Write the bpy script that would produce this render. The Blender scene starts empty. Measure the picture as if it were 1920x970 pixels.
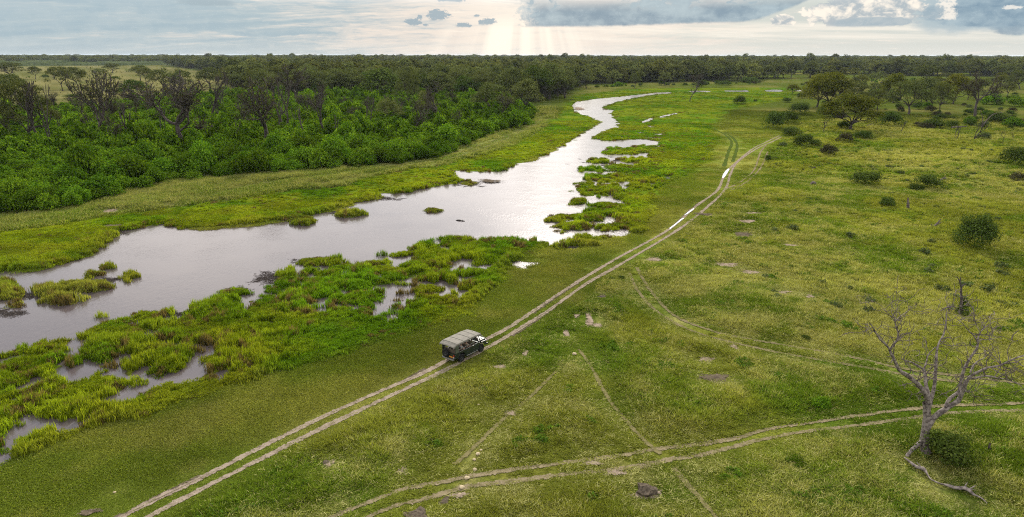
import bpy, math, random
import numpy as np
from mathutils import Vector, Matrix

# ------------------------------------------------------------------ camera, sky, sun, exposure
SC = bpy.context.scene
COL = SC.collection
CAM_H = 30.0
PITCH = math.radians(16.6)
FPX = 1280.0                      # focal length in pixels of the 1920 px wide photograph

cam_d = bpy.data.cameras.new('camera')
cam_d.sensor_width = 36.0
cam_d.lens = 24.0
cam_d.clip_start = 0.5
cam_d.clip_end = 60000.0
cam = bpy.data.objects.new('camera', cam_d)
COL.objects.link(cam)
cam.location = (0, 0, CAM_H)
cam.rotation_euler = (math.pi / 2 - PITCH, math.radians(-0.07), 0)
SC.camera = cam

SUN_AZ, SUN_EL = math.radians(4.0), math.radians(27.0)
sun_dir = Vector((math.sin(SUN_AZ) * math.cos(SUN_EL), math.cos(SUN_AZ) * math.cos(SUN_EL), math.sin(SUN_EL)))
sun_d = bpy.data.lights.new('sun', 'SUN')
sun_d.energy = 4.6
sun_d.angle = math.radians(7)
sun_d.color = (1.0, 0.93, 0.82)
sun = bpy.data.objects.new('sun', sun_d)
COL.objects.link(sun)
sun.rotation_euler = (-sun_dir).to_track_quat('-Z', 'Y').to_euler()

SC.view_settings.view_transform = 'Standard'
SC.view_settings.look = 'None'
SC.view_settings.exposure = 0.26
SC.view_settings.gamma = 1.0
SC.render.engine = 'CYCLES'
SC.cycles.use_denoising = False
SC.cycles.filter_width = 1.1
SC.cycles.max_bounces = 5
SC.cycles.diffuse_bounces = 2
SC.cycles.glossy_bounces = 2
SC.cycles.transmission_bounces = 2
SC.cycles.transparent_max_bounces = 12
SC.cycles.volume_bounces = 0
SC.cycles.sample_clamp_indirect = 3.0
SC.cycles.sample_clamp_direct = 3.5
SC.cycles.caustics_reflective = False
SC.cycles.caustics_refractive = False
SC.cycles.use_adaptive_sampling = True
SC.cycles.adaptive_threshold = 0.01


class NT:
    """tiny wrapper for building node trees"""
    def __init__(s, tree):
        s.t = tree
        tree.nodes.clear()

    def n(s, typ, **kw):
        nd = s.t.nodes.new(typ)
        for k, v in kw.items():
            setattr(nd, k, v)
        return nd

    def put(s, sock, v):
        if v is None:
            return
        if hasattr(v, 'is_output') or isinstance(v, bpy.types.NodeSocket):
            s.t.links.new(v, sock)
        else:
            if isinstance(v, (tuple, list)) and len(v) == 3 and sock.type == 'RGBA':
                v = (*v, 1.0)
            sock.default_value = v

    def m(s, op, a, b=None, c=None, clamp=False):
        nd = s.n('ShaderNodeMath', operation=op, use_clamp=clamp)
        for i, v in enumerate((a, b, c)):
            s.put(nd.inputs[i], v)
        return nd.outputs[0]

    def vm(s, op, a, b=None, scale=None):
        nd = s.n('ShaderNodeVectorMath', operation=op)
        s.put(nd.inputs[0], a)
        s.put(nd.inputs[1], b)
        if scale is not None:
            s.put(nd.inputs['Scale'], scale)
        return nd.outputs['Value'] if op in ('DOT_PRODUCT', 'LENGTH') else nd.outputs[0]

    def ss(s, v, lo, hi, a=0.0, b=1.0):
        nd = s.n('ShaderNodeMapRange', interpolation_type='SMOOTHSTEP')
        s.put(nd.inputs['Value'], v)
        s.put(nd.inputs['From Min'], lo); s.put(nd.inputs['From Max'], hi)
        s.put(nd.inputs['To Min'], a); s.put(nd.inputs['To Max'], b)
        return nd.outputs[0]

    def noise(s, vec, scale, detail=4.0, rough=0.55, dist=0.0):
        nd = s.n('ShaderNodeTexNoise')
        s.put(nd.inputs['Vector'], vec)
        s.put(nd.inputs['Scale'], scale); s.put(nd.inputs['Detail'], detail)
        s.put(nd.inputs['Roughness'], rough); s.put(nd.inputs['Distortion'], dist)
        return nd.outputs['Fac']

    def mix(s, f, a, b, blend='MIX'):
        nd = s.n('ShaderNodeMix', data_type='RGBA', blend_type=blend)
        s.put(nd.inputs['Factor'], f); s.put(nd.inputs[6], a); s.put(nd.inputs[7], b)
        return nd.outputs[2]

    def xyz(s, x, y, z):
        nd = s.n('ShaderNodeCombineXYZ')
        for i, v in enumerate((x, y, z)):
            s.put(nd.inputs[i], v)
        return nd.outputs[0]

    def sep(s, v):
        nd = s.n('ShaderNodeSeparateXYZ')
        s.put(nd.inputs[0], v)
        return nd.outputs


def sky_angle(px, py):
    """direction (azimuth, elevation) of a spot of sky near the horizon"""
    az = math.atan((px - 960) / 1336.0)
    el = math.atan((103.0 - py) / 1394.0 * math.cos(az))
    return az, el


def build_world():
    w = bpy.data.worlds.new('World')
    SC.world = w
    w.use_nodes = True
    N = NT(w.node_tree)
    sky = N.n('ShaderNodeTexSky', sky_type='NISHITA')
    sky.sun_disc = False
    sky.sun_elevation = SUN_EL
    sky.sun_rotation = SUN_AZ
    sky.air_density = 1.2
    sky.dust_density = 2.0
    d = N.n('ShaderNodeTexCoord').outputs['Generated']
    x, y, z = N.sep(d)
    az = N.m('ARCTAN2', x, y)
    el = N.m('ARCSINE', z)
    # noises in sky coordinates
    P = N.xyz(N.m('MULTIPLY', az, 10.0), N.m('MULTIPLY', el, 24.0), 0.0)
    n_big = N.m('SUBTRACT', N.noise(P, 1.0, 5.0, 0.6), 0.5)
    n_fine = N.m('SUBTRACT', N.noise(P, 5.5, 5.0, 0.65), 0.5)
    n_puff = N.m('SUBTRACT', N.noise(N.xyz(N.m('MULTIPLY', az, 60.0), N.m('MULTIPLY', el, 85.0), 3.0), 1.0, 5.0, 0.6, 0.4), 0.5)
    n_tiny = N.m('SUBTRACT', N.noise(N.xyz(N.m('MULTIPLY', az, 190.0), N.m('MULTIPLY', el, 260.0), 9.0), 1.0, 5.0, 0.65, 0.5), 0.5)
    PS = N.xyz(N.m('MULTIPLY', az, 5.0), N.m('ADD', N.m('MULTIPLY', el, 110.0), N.m('MULTIPLY', az, 4.0)), 7.0)
    n_str = N.noise(PS, 1.0, 5.0, 0.62, 0.3)
    # veil of thin cloud: cool on the left, cream in the middle, pale grey on the right
    warp = N.m('MULTIPLY', n_big, 1.6)
    PW = N.xyz(N.m('ADD', N.m('MULTIPLY', az, 7.0), warp), N.m('ADD', N.m('ADD', N.m('MULTIPLY', el, 95.0), N.m('MULTIPLY', az, -3.0)), warp), 2.0)
    n_cir = N.noise(PW, 1.0, 8.0, 0.62, 0.25)
    PW2 = N.xyz(N.m('MULTIPLY', az, 22.0), N.m('ADD', N.m('MULTIPLY', el, 330.0), N.m('MULTIPLY', n_big, 2.5)), 5.0)
    n_wisp = N.noise(PW2, 1.0, 6.0, 0.6, 0.2)
    warm = N.m('POWER', 2.718, N.m('MULTIPLY', -1.0, N.m('POWER', N.m('DIVIDE', N.m('SUBTRACT', az, 0.02), 0.32), 2.0)))
    cool = N.mix(N.ss(az, -0.1, 0.3), N.mix(N.ss(N.m('ADD', n_cir, N.m('MULTIPLY', n_puff, 0.35)), 0.30, 0.70), (0.37, 0.50, 0.58), (0.50, 0.60, 0.64)), (0.60, 0.66, 0.64))
    warm2 = N.m('ADD', warm, N.m('ADD', N.m('MULTIPLY', N.m('SUBTRACT', n_cir, 0.5), 2.3), N.m('MULTIPLY', N.m('SUBTRACT', n_wisp, 0.5), 0.9)))
    veil = N.mix(N.ss(warm2, 0.15, 1.05), cool, (0.83, 0.76, 0.70))
    wl = N.m('MULTIPLY', N.ss(n_wisp, 0.56, 0.72), N.ss(n_cir, 0.42, 0.60))
    veil = N.mix(N.m('MULTIPLY', wl, N.ss(az, -0.52, -0.2, 0.0, 0.75)), veil, (0.98, 0.90, 0.80))
    wd_ = N.m('MULTIPLY', N.ss(n_wisp, 0.44, 0.28), N.m('MULTIPLY', N.ss(az, 0.1, -0.1), N.ss(az, -0.5, -0.3, 0.15, 1.0)))
    veil = N.mix(N.m('MULTIPLY', wd_, 0.55), veil, (0.44, 0.53, 0.60))
    core = N.m('POWER', 2.718, N.m('MULTIPLY', -1.0, N.m('POWER', N.m('DIVIDE', N.m('SUBTRACT', az, 0.005), 0.075), 2.0)))
    veil = N.mix(N.m('MULTIPLY', core, N.ss(n_cir, 0.3, 0.6, 0.30, 0.75)), veil, (0.97, 0.90, 0.81))
    low = N.ss(el, 0.0, 0.028, 1.0, 0.0)
    veil = N.mix(N.m('MULTIPLY', low, N.ss(az, -0.5, 0.1, 0.25, 0.6)), veil, (0.88, 0.86, 0.80))
    # streaky bright band under the big cloud
    band = N.m('MULTIPLY', N.ss(el, 0.012, 0.024), N.ss(el, 0.046, 0.034))
    band = N.m('MULTIPLY', band, N.ss(az, 0.05, 0.12))
    veil = N.mix(N.m('MULTIPLY', band, N.ss(n_str, 0.35, 0.65, 0.1, 0.85)), veil, (0.97, 0.92, 0.83))
    # shafts of sun falling through the gaps above
    sa, se = sky_angle(985, -190)
    ang = N.m('ARCTAN2', N.m('SUBTRACT', az, sa), N.m('SUBTRACT', se, el))
    sh = N.noise(N.xyz(N.m('MULTIPLY', ang, 7.5), 0.0, 4.2), 1.0, 2.0, 0.5)
    sh = N.m('ADD', sh, N.m('MULTIPLY', 0.13, N.m('POWER', 2.718, N.m('MULTIPLY', -1.0, N.m('POWER', N.m('DIVIDE', N.m('ADD', ang, 0.08), 0.30), 2.0)))))
    shm = N.m('MULTIPLY', N.ss(N.m('ABSOLUTE', ang), 0.75, 0.15), N.ss(el, 0.055, 0.030))
    veil = N.mix(N.m('MULTIPLY', shm, N.ss(sh, 0.45, 0.68)), veil, (1.08, 1.0, 0.88))
    veil = N.mix(N.m('MULTIPLY', shm, N.ss(sh, 0.46, 0.30, 0.0, 0.45)), veil, (0.68, 0.655, 0.64))

    col = veil

    def blob(col, px, py, rx, ry, colour, n, amp, soft=0.5, flat=None, opac=1.0):
        a, e = sky_angle(px, py)
        ra = rx / 1336.0 * math.cos(a) ** 2
        re = ry / 1394.0
        da = N.m('POWER', N.m('DIVIDE', N.m('SUBTRACT', az, a), ra), 2.0)
        de = N.m('POWER', N.m('DIVIDE', N.m('SUBTRACT', el, e), re), 2.0)
        v = N.m('SUBTRACT', 1.0, N.m('ADD', da, de))
        v = N.m('ADD', v, N.m('MULTIPLY', n, amp))
        mk = N.ss(v, 0.0, soft)
        if flat is not None:
            _, fe = sky_angle(px, flat)
            mk = N.m('MULTIPLY', mk, N.ss(N.m('ADD', el, N.m('MULTIPLY', n_puff, 0.006)), fe - 0.0018, fe + 0.0018))
        return N.mix(N.m('MULTIPLY', mk, opac), col, colour)

    blue = N.mix(N.ss(N.m('ADD', N.m('MULTIPLY', n_big, 1.0), N.m('MULTIPLY', n_puff, 0.5)), -0.20, 0.22), (0.165, 0.29, 0.41), (0.40, 0.53, 0.61))
    pale = (0.44, 0.55, 0.61)
    white = N.mix(N.ss(n_puff, -0.10, 0.14), (0.42, 0.50, 0.56), (1.0, 0.93, 0.83))
    # soft grey-blue sheets high on the left
    col = blob(col, 120, -20, 520, 70, (0.42, 0.54, 0.62), N.m('ADD', n_big, n_fine), 2.0, 1.3, opac=0.45)
    col = blob(col, 400, 7, 75, 7, (0.36, 0.47, 0.54), n_fine, 1.8, 0.8)
    # right side cloud field
    col = blob(col, 1830, -5, 190, 62, pale, n_big, 1.5, 0.5)
    col = blob(col, 1850, 20, 150, 30, blue, n_fine, 1.4, 0.6, flat=50)
    col = blob(col, 1900, 52, 60, 12, blue, n_fine, 1.2, 0.6, opac=0.8)
    col = blob(col, 1610, 22, 120, 34, white, n_puff, 2.4, 0.25, flat=49)
    col = blob(col, 1460, 40, 25, 12, white, n_puff, 2.4, 0.3, flat=47)
    col = blob(col, 1625, 42, 95, 10, (0.36, 0.47, 0.55), n_puff, 2.0, 0.5, flat=49, opac=0.85)
    col = blob(col, 1758, 20, 26, 22, (1.0, 0.94, 0.85), N.m('ADD', n_puff, n_tiny), 3.0, 0.8, flat=36, opac=0.85)
    col = blob(col, 1735, 24, 30, 13, (0.32, 0.44, 0.53), N.m('ADD', n_puff, n_tiny), 2.4, 0.8, opac=0.9)
    col = blob(col, 1880, 14, 22, 4, (0.95, 0.92, 0.86), n_tiny, 3.0, 0.8, opac=0.8)
    # the great flat-bottomed cloud
    edge = N.m('ADD', N.m('MULTIPLY', n_puff, 0.0030), N.m('MULTIPLY', n_tiny, 0.0022))
    base = N.ss(az, 0.30, 0.47, 0.0, 0.050)
    e0 = sky_angle(1120, 51)[1]
    base = N.m('ADD', base, N.m('ADD', N.ss(az, 0.10, 0.30, e0, e0 + 0.004), edge))
    left = N.m('ADD', az, N.m('ADD', N.m('MULTIPLY', n_puff, 0.05), N.m('MULTIPLY', n_tiny, 0.03)))
    big = N.m('MULTIPLY', N.ss(N.m('SUBTRACT', el, base), -0.0012, 0.0034), N.ss(left, 0.006, 0.020))
    torn = N.ss(N.m('ADD', n_big, N.m('MULTIPLY', n_puff, 0.7)), -0.10, 0.10)
    big = N.m('MULTIPLY', big, N.m('MAXIMUM', torn, N.ss(el, 0.085, 0.055)))
    big = N.m('MULTIPLY', big, N.ss(el, 0.26, 0.16))
    rim = N.m('MULTIPLY', big, N.ss(N.m('ADD', left, N.m('MULTIPLY', n_tiny, 0.02)), 0.036, 0.012))
    col = N.mix(big, col, blue)
    col = N.mix(N.m('MULTIPLY', rim, 0.5), col, (0.9, 0.86, 0.8))
    # small dark cloudlets over the bright gap
    for (px, py, rx, ry, fl) in ((823, 30, 25, 13, 39), (777, 42, 19, 8, 49), (915, 42, 19, 9, 47), (868, 48, 17, 5, 51), (790, 33, 6, 5, 37), (895, 31, 7, 3, 33), (800, 48, 6, 3, 50), (848, 2, 30, 6, 5)):
        col = blob(col, px, py, rx, ry, (0.27, 0.40, 0.50), N.m('ADD', n_tiny, N.m('MULTIPLY', n_puff, 0.5)), 3.4, 0.6, flat=fl, opac=0.92)

    col = N.mix(1.0, col, (0.83, 0.83, 0.83), 'MULTIPLY')
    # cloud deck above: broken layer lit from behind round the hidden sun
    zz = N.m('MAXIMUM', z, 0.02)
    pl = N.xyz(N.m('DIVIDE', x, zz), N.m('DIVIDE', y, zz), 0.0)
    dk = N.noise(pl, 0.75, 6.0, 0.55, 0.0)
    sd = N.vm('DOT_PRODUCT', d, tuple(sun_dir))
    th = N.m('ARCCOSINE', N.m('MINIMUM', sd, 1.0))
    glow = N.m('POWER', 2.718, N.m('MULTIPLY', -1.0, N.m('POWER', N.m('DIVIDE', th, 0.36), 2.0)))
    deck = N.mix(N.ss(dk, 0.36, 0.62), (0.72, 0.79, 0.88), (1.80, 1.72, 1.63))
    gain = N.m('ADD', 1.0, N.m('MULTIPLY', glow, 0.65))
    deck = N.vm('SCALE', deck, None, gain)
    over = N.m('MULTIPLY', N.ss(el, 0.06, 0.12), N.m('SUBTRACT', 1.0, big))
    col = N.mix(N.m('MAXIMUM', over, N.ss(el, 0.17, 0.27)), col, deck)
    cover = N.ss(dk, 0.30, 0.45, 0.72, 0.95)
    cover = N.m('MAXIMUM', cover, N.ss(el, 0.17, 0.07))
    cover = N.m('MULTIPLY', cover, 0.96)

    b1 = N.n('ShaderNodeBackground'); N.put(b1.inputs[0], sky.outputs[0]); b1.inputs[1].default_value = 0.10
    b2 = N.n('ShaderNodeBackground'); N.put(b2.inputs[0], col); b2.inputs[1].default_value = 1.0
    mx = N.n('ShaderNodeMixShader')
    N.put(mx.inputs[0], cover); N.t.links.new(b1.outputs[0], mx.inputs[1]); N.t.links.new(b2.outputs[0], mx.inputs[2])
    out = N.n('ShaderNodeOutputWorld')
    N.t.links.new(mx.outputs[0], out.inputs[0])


build_world()

# ------------------------------------------------------------------ helpers
SP, CP = math.sin(PITCH), math.cos(PITCH)
RNG = np.random.default_rng(7)
random.seed(7)


def G(px, py):
    """ground point seen at a pixel of the photograph"""
    xc, yc = px - 960.0, 485.0 - py
    z = -FPX * SP + yc * CP
    Y = FPX * CP + yc * SP
    t = CAM_H / -z
    return (xc * t, Y * t)


def Gs(pts):
    return [G(*p) for p in pts]


def zat(py, Y):
    """height of a point seen at pixel row py and standing at distance Y"""
    yc = 485.0 - py
    return CAM_H + Y * (-FPX * SP + yc * CP) / (FPX * CP + yc * SP)


def atY(px, py, Y):
    yc = 485.0 - py
    t = Y / (FPX * CP + yc * SP)
    return np.array(((px - 960.0) * t, Y, CAM_H + t * (-FPX * SP + yc * CP)))


def mpp(Y, z=0.0):
    """metres per photograph pixel at distance Y"""
    return (Y * CP + (CAM_H - z) * SP) / FPX


def hash2(ix, iy, seed):
    h = (ix.astype(np.int64) * 374761393 + iy.astype(np.int64) * 668265263 + seed * 974634777) & 0x7fffffff
    h = ((h ^ (h >> 13)) * 1274126177) & 0x7fffffff
    h = (h ^ (h >> 16)) & 0xffffff
    return h / float(0xffffff)


def vnoise(x, y, wl, seed=0):
    x = x / wl; y = y / wl
    ix = np.floor(x); iy = np.floor(y)
    fx = x - ix; fy = y - iy
    fx = fx * fx * (3 - 2 * fx); fy = fy * fy * (3 - 2 * fy)
    a = hash2(ix, iy, seed); b = hash2(ix + 1, iy, seed); c = hash2(ix, iy + 1, seed); e = hash2(ix + 1, iy + 1, seed)
    return (a * (1 - fx) + b * fx) * (1 - fy) + (c * (1 - fx) + e * fx) * fy


def fbm(x, y, wl, oct=4, seed=0):
    s = 0; a = 1; t = 0
    for k in range(oct):
        s = s + a * vnoise(x, y, wl / 2 ** k, seed + k * 17)
        t += a; a *= 0.55
    return s / t


def sstep(v, lo, hi):
    t = np.clip((v - lo) / (hi - lo), 0, 1)
    return t * t * (3 - 2 * t)


def poly_sd(x, y, poly):
    """signed distance to a polygon, positive inside"""
    d2 = np.full(x.shape, 1e18)
    ins = np.zeros(x.shape, bool)
    n = len(poly)
    for i in range(n):
        ax, ay = poly[i]; bx, by = poly[(i + 1) % n]
        ex, ey = bx - ax, by - ay
        L = ex * ex + ey * ey
        if L < 1e-9:
            continue
        wx, wy = x - ax, y - ay
        t = np.clip((wx * ex + wy * ey) / L, 0, 1)
        qx, qy = wx - ex * t, wy - ey * t
        np.minimum(d2, qx * qx + qy * qy, out=d2)
        if ay != by:
            c = ((ay <= y) != (by <= y))
            xi = ax + (y - ay) * ex / ey
            ins ^= c & (x < xi)
    d = np.sqrt(d2)
    return np.where(ins, d, -d)


def line_d(x, y, pts):
    d2 = np.full(x.shape, 1e18)
    for (ax, ay), (bx, by) in zip(pts[:-1], pts[1:]):
        ex, ey = bx - ax, by - ay
        L = ex * ex + ey * ey + 1e-9
        wx, wy = x - ax, y - ay
        t = np.clip((wx * ex + wy * ey) / L, 0, 1)
        qx, qy = wx - ex * t, wy - ey * t
        np.minimum(d2, qx * qx + qy * qy, out=d2)
    return np.sqrt(d2)


def mesh_np(name, V, F, mats=(), midx=None, smooth=False):
    """mesh from arrays; F is (M,3), (M,4) or a list of such arrays"""
    me = bpy.data.meshes.new(name)
    V = np.asarray(V, np.float32)
    Fs = [np.asarray(f, np.int32) for f in (F if isinstance(F, list) else [F]) if len(f)]
    me.vertices.add(len(V)); me.vertices.foreach_set('co', V.ravel())
    nl = sum(f.size for f in Fs); npol = sum(len(f) for f in Fs)
    me.loops.add(nl); me.polygons.add(npol)
    me.loops.foreach_set('vertex_index', np.concatenate([f.ravel() for f in Fs]))
    tot = np.concatenate([np.full(len(f), f.shape[1], np.int32) for f in Fs])
    st = np.zeros(npol, np.int32); st[1:] = np.cumsum(tot)[:-1]
    me.polygons.foreach_set('loop_start', st)
    try:
        me.polygons.foreach_set('loop_total', tot)
    except Exception:
        pass
    for m in mats:
        me.materials.append(m)
    if midx is not None:
        me.polygons.foreach_set('material_index', np.asarray(midx, np.int32))
    me.polygons.foreach_set('use_smooth', np.full(npol, smooth, bool))
    me.update(calc_edges=True)
    me.validate()
    return me


def link(name, me, parent=None, loc=None, rot=None):
    o = bpy.data.objects.new(name, me)
    COL.objects.link(o)
    if parent is not None:
        o.parent = parent
    if loc is not None:
        o.location = loc
    if rot is not None:
        o.rotation_euler = rot
    return o


def tag(o, label=None, cat=None, group=None, kind=None):
    if label: o['label'] = label
    if cat: o['category'] = cat
    if group: o['group'] = group
    if kind: o['kind'] = kind
    return o


def empty(name, loc, rz=0.0):
    o = bpy.data.objects.new(name, None)
    COL.objects.link(o)
    o.location = loc
    o.rotation_euler = (0, 0, rz)
    o.empty_display_size = 0.2
    return o


def rand_unit(n, rng):
    v = rng.normal(size=(n, 3))
    return v / (np.linalg.norm(v, axis=1, keepdims=True) + 1e-9)


def tubes(lines, sides=5, cap=True):
    """lines: list of (points (n,3), radii (n)); returns verts, quads"""
    Vs, Fs, base = [], [], 0
    for P, R in lines:
        P = np.asarray(P, float); R = np.asarray(R, float)
        n = len(P)
        k = sides if R.max() > 0.04 else 3
        T = np.gradient(P, axis=0)
        T /= np.linalg.norm(T, axis=1, keepdims=True) + 1e-9
        ref = np.array((1.0, 0.2, 0.1)) if abs(T[0][0]) < 0.8 else np.array((0.1, 1.0, 0.2))
        A = np.cross(T, ref); A /= np.linalg.norm(A, axis=1, keepdims=True) + 1e-9
        B = np.cross(T, A)
        th = np.linspace(0, 2 * math.pi, k, endpoint=False)
        ring = P[:, None, :] + R[:, None, None] * (np.cos(th)[None, :, None] * A[:, None, :] + np.sin(th)[None, :, None] * B[:, None, :])
        Vs.append(ring.reshape(-1, 3))
        i = np.arange(n - 1)[:, None] * k; j = np.arange(k)[None, :]; j2 = (j + 1) % k
        Fs.append((base + np.stack([i + j, i + j2, i + k + j2, i + k + j], -1)).reshape(-1, 4))
        base += n * k
    return np.concatenate(Vs), np.concatenate(Fs)


def leaf_quads(C, Nn, size, rng, asp=0.7):
    n = len(C)
    t = np.cross(Nn, rand_unit(n, rng)); t /= np.linalg.norm(t, axis=1, keepdims=True) + 1e-9
    b = np.cross(Nn, t)
    s = np.asarray(size) * (0.65 + 0.7 * rng.random(n))
    a = (t * s[:, None]) * 0.5; c = (b * s[:, None]) * 0.5 * asp
    V = np.stack([C - a, C - c * 1.0 + a * 0.1, C + a, C + c * 1.0 + a * 0.1], 1).reshape(-1, 3)
    F = np.arange(4 * n).reshape(-1, 4)
    return V, F


# ------------------------------------------------------------------ materials
def mat(name):
    m = bpy.data.materials.new(name)
    m.use_nodes = True
    return m, NT(m.node_tree)


def finish(N, shader):
    o = N.n('ShaderNodeOutputMaterial')
    N.t.links.new(shader, o.inputs[0])


def principled(N, col, rough=0.6, spec=0.3, metal=0.0, normal=None):
    p = N.n('ShaderNodeBsdfPrincipled')
    N.put(p.inputs['Base Color'], col)
    N.put(p.inputs['Roughness'], rough)
    N.put(p.inputs['Specular IOR Level'], spec)
    N.put(p.inputs['Metallic'], metal)
    if normal is not None:
        N.put(p.inputs['Normal'], normal)
    return p.outputs[0]


def diffuse(N, col, normal=None):
    d = N.n('ShaderNodeBsdfDiffuse')
    N.put(d.inputs[0], col)
    if normal is not None:
        N.put(d.inputs['Normal'], normal)
    return d.outputs[0]


def bump(N, h, strength, dist):
    b = N.n('ShaderNodeBump')
    N.put(b.inputs['Height'], h); b.inputs['Strength'].default_value = strength; b.inputs['Distance'].default_value = dist
    return b.outputs[0]


def simple_mat(name, col, rough=0.6, spec=0.3, metal=0.0, var=0.25, scale=6.0, col2=None):
    m, N = mat(name)
    co = N.n('ShaderNodeTexCoord').outputs['Object']
    nz = N.noise(co, scale, 5.0, 0.6)
    c2 = col2 if col2 else tuple(c * (1 - var) for c in col)
    c = N.mix(N.ss(nz, 0.35, 0.65), c2, col)
    finish(N, principled(N, c, rough, spec, metal, bump(N, nz, 0.25, 0.02)))
    return m


def leaf_mat(name, dark, mid, light, transl=0.3, spec=0.06, inst=False, vary=0.25):
    m, N = mat(name)
    g = N.n('ShaderNodeNewGeometry')
    ri = g.outputs['Random Per Island']
    ro = N.n('ShaderNodeObjectInfo').outputs['Random']
    c = N.mix(N.ss(ri, 0.0, 0.6), dark, mid)
    c = N.mix(N.ss(ri, 0.55, 1.0), c, light)
    if inst:
        at = N.n('ShaderNodeAttribute', attribute_type='INSTANCER', attribute_name='tint')
        c = N.mix(1.0, c, at.outputs['Color'], 'MULTIPLY')
    else:
        k = N.m('ADD', 1.0 - vary, N.m('MULTIPLY', ro, 2 * vary))
        c = N.vm('SCALE', c, None, k)
        hs = N.n('ShaderNodeHueSaturation')
        N.put(hs.inputs['Hue'], N.m('ADD', 0.49, N.m('MULTIPLY', N.m('FRACT', N.m('MULTIPLY', ro, 7.13)), 0.02)))
        N.put(hs.inputs['Color'], c)
        c = hs.outputs[0]
    df = N.n('ShaderNodeBsdfDiffuse'); N.put(df.inputs[0], c)
    p = df.outputs[0]
    t = N.n('ShaderNodeBsdfTranslucent')
    N.put(t.inputs[0], N.mix(1.0, c, (1.25, 1.2, 0.55), 'MULTIPLY'))
    mx = N.n('ShaderNodeMixShader'); mx.inputs[0].default_value = transl
    N.t.links.new(p, mx.inputs[1]); N.t.links.new(t.outputs[0], mx.inputs[2])
    finish(N, mx.outputs[0])
    return m


M_THICKET = leaf_mat('thicket_leaves', (0.038, 0.086, 0.007), (0.078, 0.152, 0.010), (0.135, 0.222, 0.015), 0.35, vary=0.42)
M_THICKET_I = leaf_mat('thicket_leaves_far', (0.038, 0.086, 0.007), (0.078, 0.152, 0.010), (0.135, 0.222, 0.015), 0.35, inst=True)
M_OPENLEAF = leaf_mat('sparse_tree_leaves', (0.036, 0.043, 0.015), (0.062, 0.071, 0.024), (0.096, 0.102, 0.037), 0.22)
M_FOREST = leaf_mat('woodland_leaves', (0.052, 0.068, 0.020), (0.090, 0.110, 0.032), (0.135, 0.150, 0.050), 0.22)
M_FOREST_I = leaf_mat('woodland_leaves_far', (0.052, 0.068, 0.020), (0.090, 0.110, 0.032), (0.135, 0.150, 0.050), 0.2, inst=True)
M_GOLD = leaf_mat('golden_leaves', (0.056, 0.070, 0.010), (0.100, 0.115, 0.016), (0.165, 0.165, 0.028), 0.3)
M_DARKLEAF = leaf_mat('dark_bush_leaves', (0.030, 0.050, 0.010), (0.055, 0.088, 0.016), (0.092, 0.128, 0.028), 0.2)
M_GREYLEAF = leaf_mat('grey_brown_leaves', (0.034, 0.033, 0.017), (0.056, 0.053, 0.027), (0.085, 0.078, 0.042), 0.2)
M_SAGE = leaf_mat('sage_leaves', (0.045, 0.065, 0.022), (0.085, 0.115, 0.04), (0.14, 0.16, 0.075), 0.25)
M_BARK = simple_mat('bark', (0.090, 0.076, 0.068), 0.9, 0.05, scale=3.0, col2=(0.040, 0.033, 0.030))
M_PALEBARK = simple_mat('pale_bark', (0.26, 0.22, 0.20), 0.85, 0.15, scale=4.5, col2=(0.075, 0.06, 0.055))
M_GREYWOOD = simple_mat('weathered_wood', (0.17, 0.14, 0.125), 0.9, 0.05, scale=3.0, col2=(0.06, 0.048, 0.045))
M_SOILHEAP = simple_mat('dark_soil', (0.11, 0.088, 0.065), 0.95, 0.02, scale=5.0, col2=(0.05, 0.04, 0.03))
M_STONE = simple_mat('pale_stone', (0.40, 0.335, 0.22), 0.9, 0.1, scale=7.0, col2=(0.33, 0.26, 0.16))
M_REED = leaf_mat('reed_blades', (0.45, 0.48, 0.35), (0.85, 0.9, 0.8), (1.25, 1.2, 1.0), 0.45, 0.05, inst=True)
M_GRASS = leaf_mat('grass_blades', (0.62, 0.66, 0.55), (0.92, 0.96, 0.9), (1.35, 1.3, 1.35), 0.4, 0.04, inst=True)
M_STRAW = leaf_mat('straw_seed_heads', (0.26, 0.260, 0.080), (0.35, 0.345, 0.115), (0.45, 0.43, 0.18), 0.3, 0.04)


# ------------------------------------------------------------------ map of the place (traced on the ground plane)
CHANNEL = Gs([(-90, 518), (0, 508), (75, 510), (110, 493), (165, 480), (198, 457), (212, 434), (250, 430), (300, 420), (330, 427), (370, 430),
    (430, 426), (480, 422), (530, 417), (560, 404), (600, 400), (640, 392), (665, 380), (700, 373), (718, 361), (760, 362), (795, 353), (850, 345), (868, 338),
    (845, 326), (850, 320), (900, 321), (940, 322), (960, 309), (1000, 301), (1030, 286), (1060, 269), (1080, 256), (1115, 236), (1125, 229), (1105, 218),
    (1080, 211), (1073, 198), (1080, 191), (1110, 186.5), (1150, 182.5), (1190, 178.5), (1230, 173.5), (1300, 170.5), (1360, 169.5), (1440, 168.5), (1505, 168),
    (1505, 170.6), (1440, 170.6), (1360, 171.4), (1300, 172.2), (1240, 175.6), (1200, 181), (1160, 190), (1130, 200), (1132, 206), (1150, 206), (1145, 213), (1162, 232),
    (1160, 238), (1135, 246), (1110, 258), (1130, 264), (1170, 262), (1215, 261), (1240, 265), (1238, 274), (1215, 282), (1215, 296), (1185, 310), (1150, 306),
    (1130, 320), (1105, 326), (1090, 340), (1080, 350), (1090, 366), (1140, 371), (1178, 379), (1160, 390), (1140, 397), (1170, 418), (1197, 430), (1170, 440), (1120, 446),
    (1085, 465), (1050, 462), (1000, 457), (960, 455), (900, 458), (870, 452), (820, 450), (790, 458), (770, 472), (700, 487), (650, 497), (600, 507), (540, 510), (525, 530),
    (500, 547), (440, 547), (420, 562), (370, 582), (330, 607), (280, 602), (240, 602), (190, 602), (160, 642), (100, 642), (60, 657), (20, 662), (0, 667), (-90, 692)])
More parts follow.
